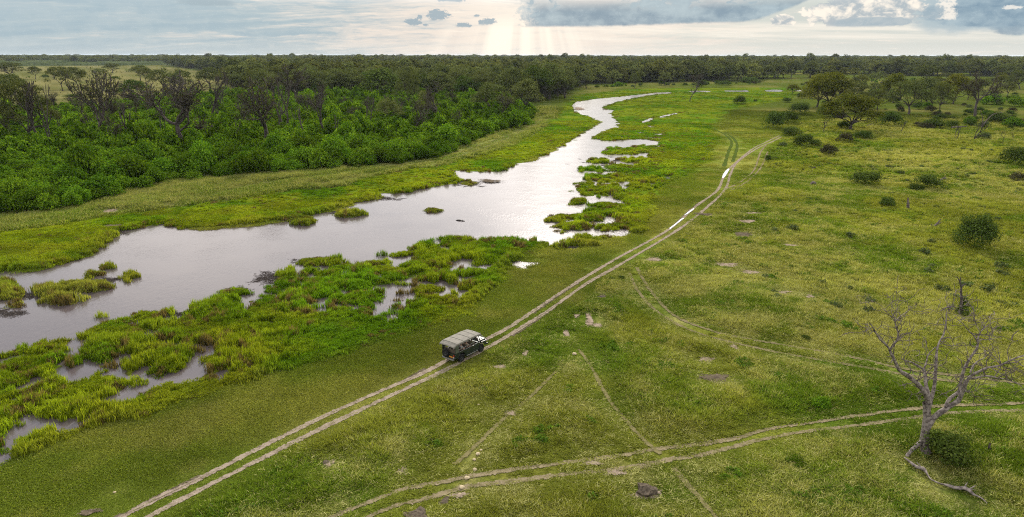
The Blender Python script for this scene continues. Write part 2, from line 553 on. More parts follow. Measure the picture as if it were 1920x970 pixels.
POOLS = [Gs(p) for p in (
    [(692, 570), (715, 563), (745, 553), (782, 550), (772, 566), (740, 579), (700, 578)],
    [(328, 640), (350, 642), (380, 664), (374, 686), (356, 682)],
    [(205, 675), (225, 690), (243, 712), (232, 722), (212, 696)],
    [(58, 728), (100, 738), (142, 755), (112, 762), (65, 742)],
    [(92, 790), (128, 778), (192, 779), (172, 797), (122, 816), (92, 806)],
    [(-60, 850), (24, 845), (22, 860), (-60, 880)], [(-60, 812), (30, 806), (20, 826), (-60, 834)],
    [(550, 544), (565, 545), (603, 570), (592, 574)],
    [(957, 493), (972, 490), (980, 494), (968, 498)], [(985, 491), (1008, 492), (1012, 496), (992, 498)], [(975, 500), (994, 500), (990, 504), (978, 503)],
    [(868, 545), (896, 541), (893, 552), (866, 556)], [(772, 530), (800, 524), (812, 531), (782, 537)],
    [(900, 495), (938, 490), (930, 500), (905, 505)], [(850, 520), (880, 512), (884, 524), (858, 530)],
    [(462, 688), (488, 680), (486, 690), (466, 694)], [(640, 545), (652, 540), (660, 552), (648, 556)],
    [(1200, 230), (1213, 223), (1226, 220), (1222, 224), (1212, 230)], [(1234, 219), (1246, 216), (1270, 211.5), (1266, 214), (1240, 220)], [(1210, 234), (1226, 237), (1222, 240), (1210, 237)],
    [(1237, 333), (1262, 327), (1260, 332), (1240, 336)], [(1204, 345), (1232, 341), (1230, 349), (1208, 349)], [(1158, 346), (1182, 342), (1180, 349), (1160, 349)],
    [(1230, 250), (1242, 248), (1241, 253), (1232, 253)], [(1060, 464), (1085, 460), (1082, 466), (1064, 467)])]


def ell(px, py, rx, ry, n=12):
    return Gs([(px + rx * math.cos(2 * math.pi * k / n), py + ry * math.sin(2 * math.pi * k / n)) for k in range(n)])


ISLE_PX = [(170, 514, 17, 5), (190, 502, 14, 4), (245, 518, 15, 6), (97, 548, 22, 8), (150, 538, 52, 9), (120, 565, 22, 5), (440, 552, 16, 6), (280, 592, 30, 10),
    (217, 615, 34, 13), (8, 548, 30, 16), (20, 575, 18, 5), (600, 492, 34, 4), (655, 402, 22, 4), (810, 395, 12, 2), (1038, 412, 16, 4), (1060, 407, 12, 4), (1104, 408, 34, 6),
    (1086, 379, 9, 4), (1142, 286, 16, 4), (1180, 284, 30, 6), (1152, 278, 12, 2.5), (1122, 301, 22, 5), (1162, 318, 22, 4), (1108, 317, 24, 4), (1210, 276, 26, 4), (1075, 425, 28, 6),
    (1150, 425, 22, 5), (1105, 446, 26, 4), (1052, 436, 5, 2), (560, 410, 22, 4), (570, 418, 14, 3), (880, 342, 10, 4), (1190, 300, 30, 5), (1100, 345, 18, 4), (1130, 398, 34, 6), (1135, 386, 22, 4), (1090, 456, 24, 4), (940, 455, 30, 6), (860, 456, 30, 8), (1275, 172.6, 18, 1.6), (1345, 170.4, 14, 2.2), (1418, 170, 16, 2.2), (1478, 170, 12, 2.2), (1235, 178, 10, 1.5), (1310, 173, 12, 1.4), (1385, 172.4, 16, 1.6), (1450, 172, 14, 1.4)]
ISLES = [ell(*e) for e in ISLE_PX]

MARSH = [Gs(p) for p in (
    [(-140, 650), (0, 640), (200, 590), (430, 535), (520, 495), (700, 480), (800, 445), (960, 445), (1010, 458), (1000, 470), (960, 486), (897, 564), (864, 589), (786, 611),
     (730, 630), (647, 668), (480, 703), (400, 736), (280, 770), (190, 784), (120, 822), (40, 850), (-140, 915)],
    [(1050, 462), (1200, 432), (1215, 415), (1225, 380), (1240, 350), (1290, 322), (1330, 300), (1348, 262), (1335, 235), (1370, 205), (1480, 185), (1500, 172), (1400, 171), (1250, 174),
     (1165, 188), (1130, 200), (1165, 235), (1110, 258), (1000, 330), (1030, 400)],
    [(-140, 443), (0, 438), (200, 408), (330, 388), (440, 375), (520, 360), (640, 350), (680, 335), (760, 318), (840, 310), (900, 293), (960, 273), (1000, 253), (1040, 223), (1058, 200),
     (1075, 178), (1200, 166), (1500, 164), (1500, 170), (1200, 179), (1110, 188), (1120, 230), (1060, 272), (960, 312), (870, 342), (720, 367), (560, 408), (330, 431), (210, 443), (190, 465), (110, 497), (-140, 520)])]
SHALLOW2 = Gs([(1050, 462), (1200, 432), (1215, 415), (1180, 360), (1200, 340), (1245, 296), (1250, 258), (1200, 240), (1110, 258), (1000, 330), (1030, 400)])
BANK = Gs([(-160, 447), (0, 441), (200, 411), (330, 390), (440, 377), (520, 362), (640, 352), (680, 337), (760, 320), (840, 312), (900, 295), (960, 275), (1000, 255), (1040, 225), (1045, 200), (1020, 190),
    (985, 222), (905, 250), (820, 286), (560, 313), (260, 350), (130, 386), (-160, 420)])
MEADOW = Gs([(300, 990), (400, 930), (703, 762), (960, 645), (1155, 508), (1265, 448), (1372, 335), (1440, 278), (1500, 228), (1600, 215), (2400, 215), (2600, 1200), (300, 1200)])
THICKET = Gs([(-260, 434), (0, 406), (60, 405), (130, 396), (190, 380), (260, 360), (330, 343), (400, 338), (470, 333), (525, 326), (560, 323), (620, 318), (700, 311), (760, 305), (820, 296), (835, 290),
    (880, 270), (905, 258), (960, 243), (985, 236), (1000, 214), (985, 197), (850, 178), (700, 175), (560, 178), (420, 182), (300, 190), (200, 204), (60, 214), (-260, 226)])
CLEARING = Gs([(-200, 200), (60, 204), (200, 196), (300, 182), (420, 172), (500, 160), (430, 142), (300, 126), (100, 123), (-200, 124)])
FOREST = Gs([(-500, 124), (0, 122), (100, 121), (300, 122), (410, 138), (430, 160), (480, 178), (540, 184), (640, 184), (760, 184), (850, 186), (900, 196), (960, 206), (1000, 198), (1030, 187), (1065, 177), (1080, 166),
    (1110, 159), (1200, 156), (1330, 152), (1420, 155), (1440, 148), (1500, 146), (1560, 147), (1700, 146), (1920, 144), (2500, 144), (2500, 107), (1920, 106.0), (960, 106.0), (0, 106.0), (-500, 107)])


def water_field(x, y):
    F = poly_sd(x, y, CHANNEL)
    for p in POOLS:
        c = np.mean(p, axis=0)
        r = max(math.hypot(q[0] - c[0], q[1] - c[1]) for q in p) + 3.0
        k = (np.hypot(x - c[0], y - c[1]) < r)
        if k.any():
            F[k] = np.maximum(F[k], poly_sd(x[k], y[k], p) * 1.1 + 0.30)
    # broken shallows: small gaps of open water between the clumps near the channel
    r_ = np.hypot(x, y)
    sm = np.maximum(poly_sd(x, y, MARSH[0]), poly_sd(x, y, SHALLOW2))
    gap = np.maximum((fbm(x, y, 4.0, 3, 5) - 0.605) * 14.0, (fbm(x, y, 1.9, 2, 6) - 0.585 - 0.10 * sstep(-F, 8.0, 16.0)) * 6.0 - 4.0 * sstep(r_, 140, 260))
    k = (sm > 1.5) & (F > -16)
    F[k] = np.maximum(F[k], gap[k] - np.clip(-F[k] - 4, 0, 20) * 0.22)
    for p in ISLES:
        c = np.mean(p, axis=0)
        r = max(math.hypot(q[0] - c[0], q[1] - c[1]) for q in p) + 3.0
        k = (np.hypot(x - c[0], y - c[1]) < r)
        if k.any():
            F[k] = np.minimum(F[k], -poly_sd(x[k], y[k], p) + 0.15)
    n = fbm(x, y, 3.4, 4, 3)
    near = np.exp(-np.abs(F) / 5.0)
    F = F + (n - 0.5) * 3.2 * near
    return F


def lanes_mask():
    pass


def cover(x, y):
    """ground cover weights and colour at points"""
    r = np.hypot(x, y)
    wob = (fbm(x, y, 9.0, 3, 21) - 0.5)
    soft = 1.2 + r * 0.006
    wm = np.zeros(x.shape)
    for p in MARSH:
        wm = np.maximum(wm, sstep(poly_sd(x, y, p) + wob * (3 + r * 0.01), -soft, soft))
    wb = sstep(poly_sd(x, y, BANK) + wob * 3, -soft, soft)
    wd = sstep(poly_sd(x, y, MEADOW) + wob * 3, -soft, soft * 2)
    wt = sstep(poly_sd(x, y, THICKET), -1.0, 3.0)
    wc = sstep(poly_sd(x, y, CLEARING) + wob * 6, -4, 6)
    wf = sstep(poly_sd(x, y, FOREST) + wob * 10, -6, 8) * (1 - sstep(fbm(x, y, 230.0, 3, 71), 0.555, 0.60) * sstep(r, 600, 750))
    n1 = fbm(x, y, 14.0, 4, 31)[..., None]
    n2 = fbm(x, y, 3.0, 3, 41)[..., None]
    n3 = fbm(x, y, 40.0, 3, 51)[..., None]
    A = np.array
    def mx(a, b, t): return a * (1 - t) + b * t
    lawn = mx(A((0.118, 0.150, 0.022)), A((0.190, 0.195, 0.044)), sstep(n1, 0.38, 0.62))
    lawn = mx(lawn, A((0.225, 0.220, 0.066)), sstep(n2, 0.56, 0.80) * 0.7)
    lawn = mx(lawn, A((0.075, 0.125, 0.016)), sstep(n3, 0.55, 0.75) * 0.6)
    mead = mx(A((0.098, 0.148, 0.016)), A((0.185, 0.200, 0.034)), sstep(n1, 0.35, 0.6))
    mead = mx(mead, A((0.290, 0.278, 0.092)), sstep(n2 * 0.5 + n3 * 0.5, 0.48, 0.68) * 0.75)
    marsh = mx(A((0.085, 0.165, 0.010)), A((0.165, 0.210, 0.014)), sstep(n1, 0.36, 0.62))
    marsh = mx(marsh, A((0.060, 0.125, 0.012)), sstep(n2, 0.55, 0.75) * 0.5)
    bank = mx(A((0.115, 0.150, 0.034)), A((0.185, 0.195, 0.070)), sstep(n2, 0.35, 0.65))
    bank = mx(bank, A((0.090, 0.140, 0.018)), sstep(n1, 0.48, 0.66) * 0.8)
    clear = mx(A((0.155, 0.160, 0.055)), A((0.235, 0.215, 0.090)), sstep(n3, 0.35, 0.6))
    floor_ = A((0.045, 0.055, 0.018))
    far = mx(A((0.100, 0.130, 0.022)), A((0.175, 0.170, 0.048)), sstep(n3, 0.45, 0.7))
    c = lawn
    fr = sstep(r, 260, 420)[..., None]
    c = mx(c, far, fr)
    c = mx(c, mead, wd[..., None] * (1 - fr * 0.6))
    c = mx(c, bank, wb[..., None])
    c = mx(c, marsh, wm[..., None])
    c = mx(c, clear, wc[..., None])
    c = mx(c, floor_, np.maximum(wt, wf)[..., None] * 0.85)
    patch = fbm(x, y, 11.0, 4, 57)[..., None]
    c = c * (1 - 0.38 * sstep(r, 300, 430)[..., None]) * (0.86 + 0.28 * sstep(patch, 0.3, 0.7))  # self-shadow of unresolved far grass painted into the cover colour as darkening
    return dict(m=wm, b=wb, d=wd, t=wt, c=wc, f=wf, n1=n1[..., 0], n2=n2[..., 0], n3=n3[..., 0], col=c)


# ------------------------------------------------------------------ ground and water
WATER_Z = -0.12


def build_ground():
    rad = [0.0, 8, 16, 22, 27, 30]
    r = 32.0
    while r < 24000:
        rad.append(r)
        px = 1.25 if r < 240 else (0.7 if r < 700 else 1.6)
        r += max(0.14, min(px * r * r / (683 * CAM_H), r * 0.12))
    rad.append(30000.0)
    rad = np.array(rad)
    front = np.radians(np.linspace(-47, 47, 620))
    back = np.radians(np.linspace(47, 313, 42))[1:-1]
    ang = np.concatenate([front, back])
    nr, na = len(rad), len(ang)
    R, Aa = np.meshgrid(rad, ang, indexing='ij')
    x = (R * np.sin(Aa)).ravel(); y = (R * np.cos(Aa)).ravel()
    F = np.full(x.shape, -50.0)
    colr = np.tile(np.array((0.12, 0.14, 0.03)), (len(x), 1))
    k = (R.ravel() < 760) & (np.tile(np.abs(((ang + math.pi) % (2 * math.pi)) - math.pi) < 0.83, nr))
    F[k] = water_field(x[k], y[k])
    k2 = (R.ravel() < 26000)
    cv = cover(x[k2], y[k2])
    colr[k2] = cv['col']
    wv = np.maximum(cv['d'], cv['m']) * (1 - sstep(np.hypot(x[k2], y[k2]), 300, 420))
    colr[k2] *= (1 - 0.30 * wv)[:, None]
    z = -np.clip((F + 1.0) * 0.12, 0, 0.7)
    # wet mud and drowned stems right at the waterline
    mud = sstep(F, -0.5, 0.1)[:, None]
    colr = colr * (1 - mud) + np.array((0.050, 0.040, 0.022)) * mud
    V = np.stack([x, y, z], 1)
    i = np.arange(nr - 1)[:, None] * na; j = np.arange(na)[None, :]; j2 = (j + 1) % na
    Q = np.stack([i + j2, i + j, i + na + j, i + na + j2], -1).reshape(-1, 4)
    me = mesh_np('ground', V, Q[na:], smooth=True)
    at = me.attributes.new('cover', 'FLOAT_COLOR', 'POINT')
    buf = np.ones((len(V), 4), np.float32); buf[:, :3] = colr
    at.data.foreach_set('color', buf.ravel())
    m, N = mat('ground_cover')
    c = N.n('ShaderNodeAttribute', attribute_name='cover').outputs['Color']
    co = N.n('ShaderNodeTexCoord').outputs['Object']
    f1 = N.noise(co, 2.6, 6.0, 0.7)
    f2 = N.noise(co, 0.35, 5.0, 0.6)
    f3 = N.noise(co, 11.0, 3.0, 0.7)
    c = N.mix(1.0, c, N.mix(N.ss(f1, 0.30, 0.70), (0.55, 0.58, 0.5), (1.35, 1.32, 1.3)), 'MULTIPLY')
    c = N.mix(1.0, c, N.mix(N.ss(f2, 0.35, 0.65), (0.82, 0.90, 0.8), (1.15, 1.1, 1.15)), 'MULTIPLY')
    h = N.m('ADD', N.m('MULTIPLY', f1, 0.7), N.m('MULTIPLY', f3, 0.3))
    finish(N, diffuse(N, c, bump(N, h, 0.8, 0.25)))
    me.materials.append(m)
    tag(link('ground', me), kind='structure')


build_ground()


def build_water():
    m, N = mat('river_water')
    co = N.n('ShaderNodeTexCoord').outputs['Object']
    mp = N.n('ShaderNodeMapping'); mp.inputs['Rotation'].default_value = (0, 0, 0.6); mp.inputs['Scale'].default_value = (1.0, 0.45, 1.0)
    N.put(mp.inputs[0], co)
    r1 = N.noise(mp.outputs[0], 2.4, 4.0, 0.6, 0.3)
    r2 = N.noise(co, 0.12, 3.0, 0.5)
    amp = N.ss(r2, 0.35, 0.65, 0.25, 1.0)
    h = N.m('MULTIPLY', r1, amp)
    b = N.n('ShaderNodeBump'); N.put(b.inputs['Height'], h); b.inputs['Strength'].default_value = 0.8; b.inputs['Distance'].default_value = 0.050
    mud = N.mix(r2, (0.060, 0.048, 0.050), (0.085, 0.070, 0.070))
    dif = N.n('ShaderNodeBsdfDiffuse'); N.put(dif.inputs[0], mud)
    gl = N.n('ShaderNodeBsdfGlossy'); gl.inputs[0].default_value = (0.86, 0.845, 0.85, 1); gl.inputs['Roughness'].default_value = 0.12
    N.t.links.new(b.outputs[0], gl.inputs['Normal'])
    fr = N.n('ShaderNodeFresnel'); fr.inputs[0].default_value = 1.48
    mx = N.n('ShaderNodeMixShader')
    N.t.links.new(fr.outputs[0], mx.inputs[0]); N.t.links.new(dif.outputs[0], mx.inputs[1]); N.t.links.new(gl.outputs[0], mx.inputs[2])
    finish(N, mx.outputs[0])
    V = [(-260, 30, WATER_Z), (420, 30, WATER_Z), (420, 760, WATER_Z), (-260, 760, WATER_Z)]
    me = mesh_np('river', V, np.array([[0, 1, 2, 3]]), [m])
    tag(link('river', me), kind='structure')
    return m


M_WATER = build_water()

# ------------------------------------------------------------------ tracks, bare soil, puddles
def soil_mat(name, c1, c2, c3, cut, rough=0.95):
    """bare earth whose ragged edge lets the grass through"""
    m, N = mat(name)
    uv = N.n('ShaderNodeUVMap').outputs[0]
    u, v, _ = N.sep(uv)
    co = N.n('ShaderNodeTexCoord').outputs['Object']
    n1 = N.noise(co, 1.3, 5.0, 0.65)
    n2 = N.noise(co, 6.0, 4.0, 0.7)
    n3 = N.noise(co, 0.22, 3.0, 0.5)
    c = N.mix(N.ss(n1, 0.35, 0.6), c2, c1)
    c = N.mix(N.ss(n2, 0.52, 0.75), c, c3)
    edge = N.m('ADD', u, N.m('ADD', N.m('MULTIPLY', N.m('SUBTRACT', n1, 0.5), 1.3), N.m('MULTIPLY', N.m('SUBTRACT', n2, 0.5), 1.1)))
    edge = N.m('ADD', edge, N.m('MULTIPLY', N.m('SUBTRACT', n3, 0.5), 0.5))
    a = N.ss(edge, cut - 0.10, cut + 0.12)
    s = diffuse(N, c, bump(N, n2, 0.6, 0.08))
    tr = N.n('ShaderNodeBsdfTransparent')
    mx = N.n('ShaderNodeMixShader')
    N.put(mx.inputs[0], a); N.t.links.new(tr.outputs[0], mx.inputs[1]); N.t.links.new(s, mx.inputs[2])
    finish(N, mx.outputs[0])
    return m


M_TRACK = soil_mat('track_sand', (0.245, 0.198, 0.155), (0.155, 0.120, 0.092), (0.33, 0.275, 0.225), 0.44)
M_TRACK2 = soil_mat('track_thin_sand', (0.190, 0.155, 0.095), (0.115, 0.098, 0.050), (0.29, 0.24, 0.17), 0.58)
M_TRACK3 = soil_mat('track_side_sand', (0.155, 0.130, 0.070), (0.100, 0.088, 0.042), (0.23, 0.19, 0.13), 0.52)
M_FAINT = soil_mat('track_faint', (0.15, 0.13, 0.060), (0.105, 0.095, 0.040), (0.21, 0.18, 0.11), 0.56)
M_DARKRUT = soil_mat('track_pressed_grass', (0.060, 0.085, 0.016), (0.045, 0.065, 0.014), (0.08, 0.10, 0.02), 0.50)
M_BARE = soil_mat('bare_soil', (0.235, 0.185, 0.14), (0.14, 0.105, 0.078), (0.36, 0.30, 0.235), 0.60)
M_DARKBARE = soil_mat('bare_dark_soil', (0.10, 0.08, 0.055), (0.06, 0.048, 0.036), (0.19, 0.155, 0.12), 0.58)


def smooth_line(pts, step=0.7):
    P = np.array(pts, float)
    out = []
    for i in range(len(P) - 1):
        p0 = P[max(i - 1, 0)]; p1 = P[i]; p2 = P[i + 1]; p3 = P[min(i + 2, len(P) - 1)]
        n = max(2, int(np.linalg.norm(p2 - p1) / step))
        t = np.linspace(0, 1, n, endpoint=False)[:, None]
        out.append(0.5 * ((2 * p1) + (-p0 + p2) * t + (2 * p0 - 5 * p1 + 4 * p2 - p3) * t ** 2 + (-p0 + 3 * p1 - 3 * p2 + p3) * t ** 3))
    out.append(P[-1:])
    return np.concatenate(out)


LANES = []


def ribbon(lines, width, z, clear=0.0):
    """two-sided strips: u rises from 0 at the edge to 1 in the middle"""
    Vs, Fs, U, base = [], [], [], 0
    for px in lines:
        P = smooth_line(Gs(px))
        LANES.append((P[::3], width + clear))
        if clear:
            LANES.append((P[::3] - np.array((0.0, clear * 0.8)), width * 0.6))
        T = np.gradient(P, axis=0); T /= np.linalg.norm(T, axis=1, keepdims=True) + 1e-9
        Nn = np.stack([-T[:, 1], T[:, 0]], 1)
        w = width * (0.62 + 0.8 * fbm(P[:, 0], P[:, 1], 5.0, 3, 91))[:, None]
        offs = (-0.5, -0.25, 0, 0.25, 0.5); us = (0.0, 0.55, 1.0, 0.55, 0.0)
        for o, u in zip(offs, us):
            Q = P + Nn * w * o
            Vs.append(np.column_stack([Q, np.full(len(Q), z - 0.03 * max(0, u - 0.4) + (0.03 if False else 0))]))
            U.append(np.full(len(Q), u))
        n = len(P)
        i = np.arange(n - 1)
        for k in range(4):
            a = base + k * n; b = base + (k + 1) * n
            Fs.append(np.stack([a + i + 1, a + i, b + i, b + i + 1], 1))
        base += 5 * n
    return np.concatenate(Vs), np.concatenate(Fs), np.concatenate(U)


def uv_mesh(name, V, F, U, m):
    me = mesh_np(name, V, F, [m])
    uvl = me.uv_layers.new(name='UVMap')
    idx = np.empty(len(me.loops), np.int32); me.loops.foreach_get('vertex_index', idx)
    uv = np.zeros((len(idx), 2), np.float32); uv[:, 0] = U[idx]
    uvl.data.foreach_set('uv', uv.ravel())
    return me


def track(name, lines, width, m, z, clear=0.0):
    V, F, U = ribbon(lines, width, z, clear)
    tag(link(name, uv_mesh(name, V, F, U, m)), kind='structure')


MAIN_L = [(180, 997), (231, 970), (278, 945), (334, 919), (390, 892), (480, 845), (591, 790), (703, 739), (795, 700), (850, 670), (914, 636), (960, 611), (1030, 564), (1077, 533), (1155, 486), (1255, 430), (1305, 387), (1345, 357), (1357, 332), (1372, 312), (1410, 280), (1435, 267), (1462, 254)]
MAIN_R = [(230, 997), (281, 970), (334, 942), (390, 913), (480, 867), (591, 811), (703, 757), (825, 700), (880, 671), (914, 653), (960, 626), (1030, 582), (1099, 533), (1155, 501), (1270, 432), (1322, 392), (1360, 355), (1370, 326), (1385, 302), (1422, 277), (1445, 267), (1466, 256)]
track('dirt_track', [MAIN_L, MAIN_R], 0.88, M_TRACK, 0.046)
track('grassy_track', [
    [(560, 1000), (630, 968), (700, 940), (760, 918), (830, 905), (890, 893), (960, 882), (1060, 868), (1150, 857), (1235, 842), (1300, 835), (1380, 822), (1440, 805), (1540, 790), (1620, 778), (1700, 768), (1780, 760), (1850, 758), (1990, 752)],
    [(640, 1000), (690, 972), (740, 950), (800, 936), (850, 920), (900, 910), (960, 904), (1050, 891), (1130, 884), (1200, 874), (1260, 862), (1330, 850), (1440, 822), (1520, 808), (1600, 799), (1700, 785), (1760, 776), (1850, 771), (1990, 768)]],
    0.9, M_TRACK2, 0.052, 0.35)
track('curving_side_track', [
    [(1180, 512), (1190, 535), (1200, 550), (1216, 570), (1240, 590), (1270, 608), (1310, 625), (1360, 639), (1400, 648), (1460, 661), (1540, 675), (1640, 692), (1720, 706), (1800, 716)],
    [(1195, 502), (1210, 530), (1232, 560), (1265, 592), (1310, 612), (1360, 627), (1400, 635), (1440, 642), (1520, 655), (1600, 670), (1680, 688), (1740, 698), (1800, 704), (1860, 712), (1990, 728)]],
    0.80, M_TRACK3, 0.058, 0.7)
track('game_path', [[(1085, 655), (1110, 690), (1140, 745), (1175, 790), (1215, 832), (1240, 852)], [(1262, 878), (1300, 920), (1345, 972), (1370, 1000)], [(852, 872), (880, 850), (935, 795), (980, 760), (1050, 690)]], 0.7, M_FAINT, 0.064, 0.6)
track('bank_path', [[(380, 372), (500, 343), (620, 330), (700, 316), (800, 300), (850, 288), (930, 262), (1000, 232), (1020, 215)], [(640, 340), (760, 312), (850, 296), (940, 264), (1030, 222)]], 1.3, M_FAINT, 0.046)
track('pressed_grass_track', [
    [(1358, 312), (1366, 285), (1372, 267), (1362, 254), (1348, 246), (1337, 240)], [(1374, 303), (1380, 285), (1382, 270), (1374, 258), (1360, 249)]], 1.6, M_DARKRUT, 0.046)
track('faint_loop_track', [[(1362, 354), (1380, 346), (1397, 335), (1415, 317), (1427, 284), (1440, 268)], [(1372, 356), (1392, 346), (1408, 335), (1428, 312), (1440, 284)]], 1.0, M_TRACK2, 0.052)
# dark churned edge beside the wheel ruts
track('churned_mud', [[(1000, 588), (1040, 560), (1085, 530)], [(1240, 440), (1262, 424), (1285, 402), (1310, 381)], [(200, 980), (255, 955), (310, 927), (380, 893)], [(960, 630), (1000, 605), (1040, 577)], [(740, 724), (770, 708), (800, 692)]], 0.9, M_DARKBARE, 0.040)


def soil_disc(name, px, py, rx, ry, m, z):
    c = G(px, py)
    ex = G(px + rx, py); ey = G(px, py - ry)
    a = abs(ex[0] - c[0]); b = abs(ey[1] - c[1])
    n = 20
    th = np.linspace(0, 2 * math.pi, n, endpoint=False)
    wob = 1 + 0.25 * np.sin(th * 2 + px) + 0.18 * np.sin(th * 3 + py)
    V = [(c[0], c[1], z)]
    for f in (0.55, 1.1):
        for t, w in zip(th, wob):
            V.append((c[0] + a * 1.25 * f * w * math.cos(t), c[1] + b * 1.25 * f * w * math.sin(t), z))
    U = np.array([1.0] + [0.62] * n + [0.0] * n)
    i = np.arange(n)
    F3 = np.stack([np.zeros(n, int), 1 + i, 1 + (i + 1) % n], 1)
    F4 = np.stack([1 + i, 1 + n + i, 1 + n + (i + 1) % n, 1 + (i + 1) % n], 1)
    LANES.append((np.array([[c[0] - a * 0.5, c[1]], [c[0] + a * 0.5, c[1]]]), b * 1.2))
    me = uv_mesh(name, V, [F3, F4], U, m)
    tag(link(name, me), kind='structure')


zb = 0.070
for (px, py, rx, ry, mm) in ((617, 872, 10, 12, M_BARE), (757, 883, 12, 10, M_BARE), (1105, 600, 10, 22, M_BARE), (1118, 612, 14, 6, M_BARE), (1082, 592, 6, 6, M_BARE), (938, 690, 14, 8, M_BARE), (1063, 626, 6, 14, M_BARE),
    (958, 776, 16, 8, M_BARE), (1325, 674, 20, 8, M_BARE), (1380, 652, 10, 6, M_BARE), (1395, 440, 18, 8, M_DARKBARE), (1402, 415, 16, 4, M_BARE), (1365, 497, 20, 6, M_BARE), (1405, 510, 26, 4, M_BARE), (1225, 487, 22, 5, M_BARE),
    (1322, 402, 18, 4, M_DARKBARE), (1415, 400, 18, 3, M_BARE), (1155, 888, 40, 6, M_BARE), (1213, 928, 34, 14, M_BARE), (775, 968, 20, 10, M_DARKBARE), (835, 940, 12, 8, M_DARKBARE), (1470, 548, 20, 4, M_BARE), (1520, 556, 10, 3, M_BARE), (1485, 460, 16, 3, M_BARE),
    (170, 962, 22, 8, M_DARKBARE), (205, 398, 20, 8, M_BARE), (600, 345, 14, 3, M_BARE), (215, 425, 22, 5, M_DARKBARE), (1130, 555, 8, 4, M_DARKBARE), (985, 665, 8, 8, M_BARE), (1340, 710, 30, 14, M_DARKBARE), (1110, 870, 30, 4, M_BARE),
    (860, 930, 24, 5, M_BARE), (500, 345, 12, 3, M_BARE), (318, 386, 14, 3, M_BARE), (1900, 228, 20, 3, M_BARE), (920, 340, 24, 4, M_DARKBARE), (1086, 204, 14, 3, M_BARE)):
    soil_disc('bare_soil', px, py, rx, ry, mm, zb)
    zb += 0.0006


def puddle(pts, z):
    P = np.array(Gs(pts))
    V = np.column_stack([P, np.full(len(P), z)])
    me = bpy.data.meshes.new('puddle')
    me.from_pydata([tuple(v) for v in V], [], [list(range(len(V)))])
    me.materials.append(M_WATER)
    tag(link('puddle', me), kind='structure')


puddle([(1256, 431), (1256, 428), (1265, 421.5), (1276, 412), (1281, 409), (1283, 410), (1276, 415), (1266, 423)], 0.086)
puddle([(1283, 404), (1289, 399), (1297, 393.5), (1301, 391), (1302, 392.5), (1296, 397), (1289, 402)], 0.090)
puddle([(1354, 333), (1356, 327), (1361, 320), (1366, 316), (1368, 318), (1364, 325), (1360, 331), (1356, 335)], 0.094)

# ------------------------------------------------------------------ scattered ground vegetation (geometry nodes instances)
def gn_scatter(name, pts, scale, rot, tint, which, protos, tilt=None):
    """one object holding points; each point carries an instance of a prototype mesh"""
    n = len(pts)
    me = bpy.data.meshes.new(name)
    me.vertices.add(n); me.vertices.foreach_set('co', np.asarray(pts, np.float32).ravel())
    a = me.attributes.new('size', 'FLOAT_VECTOR', 'POINT'); a.data.foreach_set('vector', np.asarray(scale, np.float32).ravel())
    R = np.zeros((n, 3), np.float32); R[:, 2] = rot
    if tilt is not None:
        R[:, :2] = tilt
    a = me.attributes.new('turn', 'FLOAT_VECTOR', 'POINT'); a.data.foreach_set('vector', R.ravel())
    T = np.ones((n, 4), np.float32); T[:, :3] = tint
    a = me.attributes.new('tint', 'FLOAT_COLOR', 'POINT'); a.data.foreach_set('color', T.ravel())
    a = me.attributes.new('which', 'INT', 'POINT'); a.data.foreach_set('value', np.asarray(which, np.int32))
    ob = link(name, me)
    ng = bpy.data.node_groups.new(name, 'GeometryNodeTree')
    ng.interface.new_socket('Geometry', in_out='INPUT', socket_type='NodeSocketGeometry')
    ng.interface.new_socket('Geometry', in_out='OUTPUT', socket_type='NodeSocketGeometry')
    gi = ng.nodes.new('NodeGroupInput'); go = ng.nodes.new('NodeGroupOutput')
    jn = ng.nodes.new('GeometryNodeJoinGeometry')
    def named(nm, typ):
        nd = ng.nodes.new('GeometryNodeInputNamedAttribute'); nd.data_type = typ; nd.inputs['Name'].default_value = nm
        return nd.outputs['Attribute']
    w = named('which', 'INT'); sz = named('size', 'FLOAT_VECTOR'); tn = named('turn', 'FLOAT_VECTOR')
    for k, pm in enumerate(protos):
        po = bpy.data.objects.new(pm.name, pm)
        oi = ng.nodes.new('GeometryNodeObjectInfo'); oi.inputs['Object'].default_value = po
        ip = ng.nodes.new('GeometryNodeInstanceOnPoints')
        cp = ng.nodes.new('FunctionNodeCompare'); cp.data_type = 'INT'; cp.operation = 'EQUAL'
        ng.links.new(w, cp.inputs[2]); cp.inputs[3].default_value = k
        ng.links.new(gi.outputs[0], ip.inputs['Points'])
        ng.links.new(cp.outputs[0], ip.inputs['Selection'])
        ng.links.new(oi.outputs['Geometry'], ip.inputs['Instance'])
        e2r = ng.nodes.new('FunctionNodeEulerToRotation'); ng.links.new(tn, e2r.inputs[0])
        ng.links.new(e2r.outputs[0], ip.inputs['Rotation'])
        ng.links.new(sz, ip.inputs['Scale'])
        ng.links.new(ip.outputs[0], jn.inputs[0])
    ng.links.new(jn.outputs[0], go.inputs[0])
    md = ob.modifiers.new('scatter', 'NODES'); md.node_group = ng
    ob['kind'] = 'stuff'
    return ob


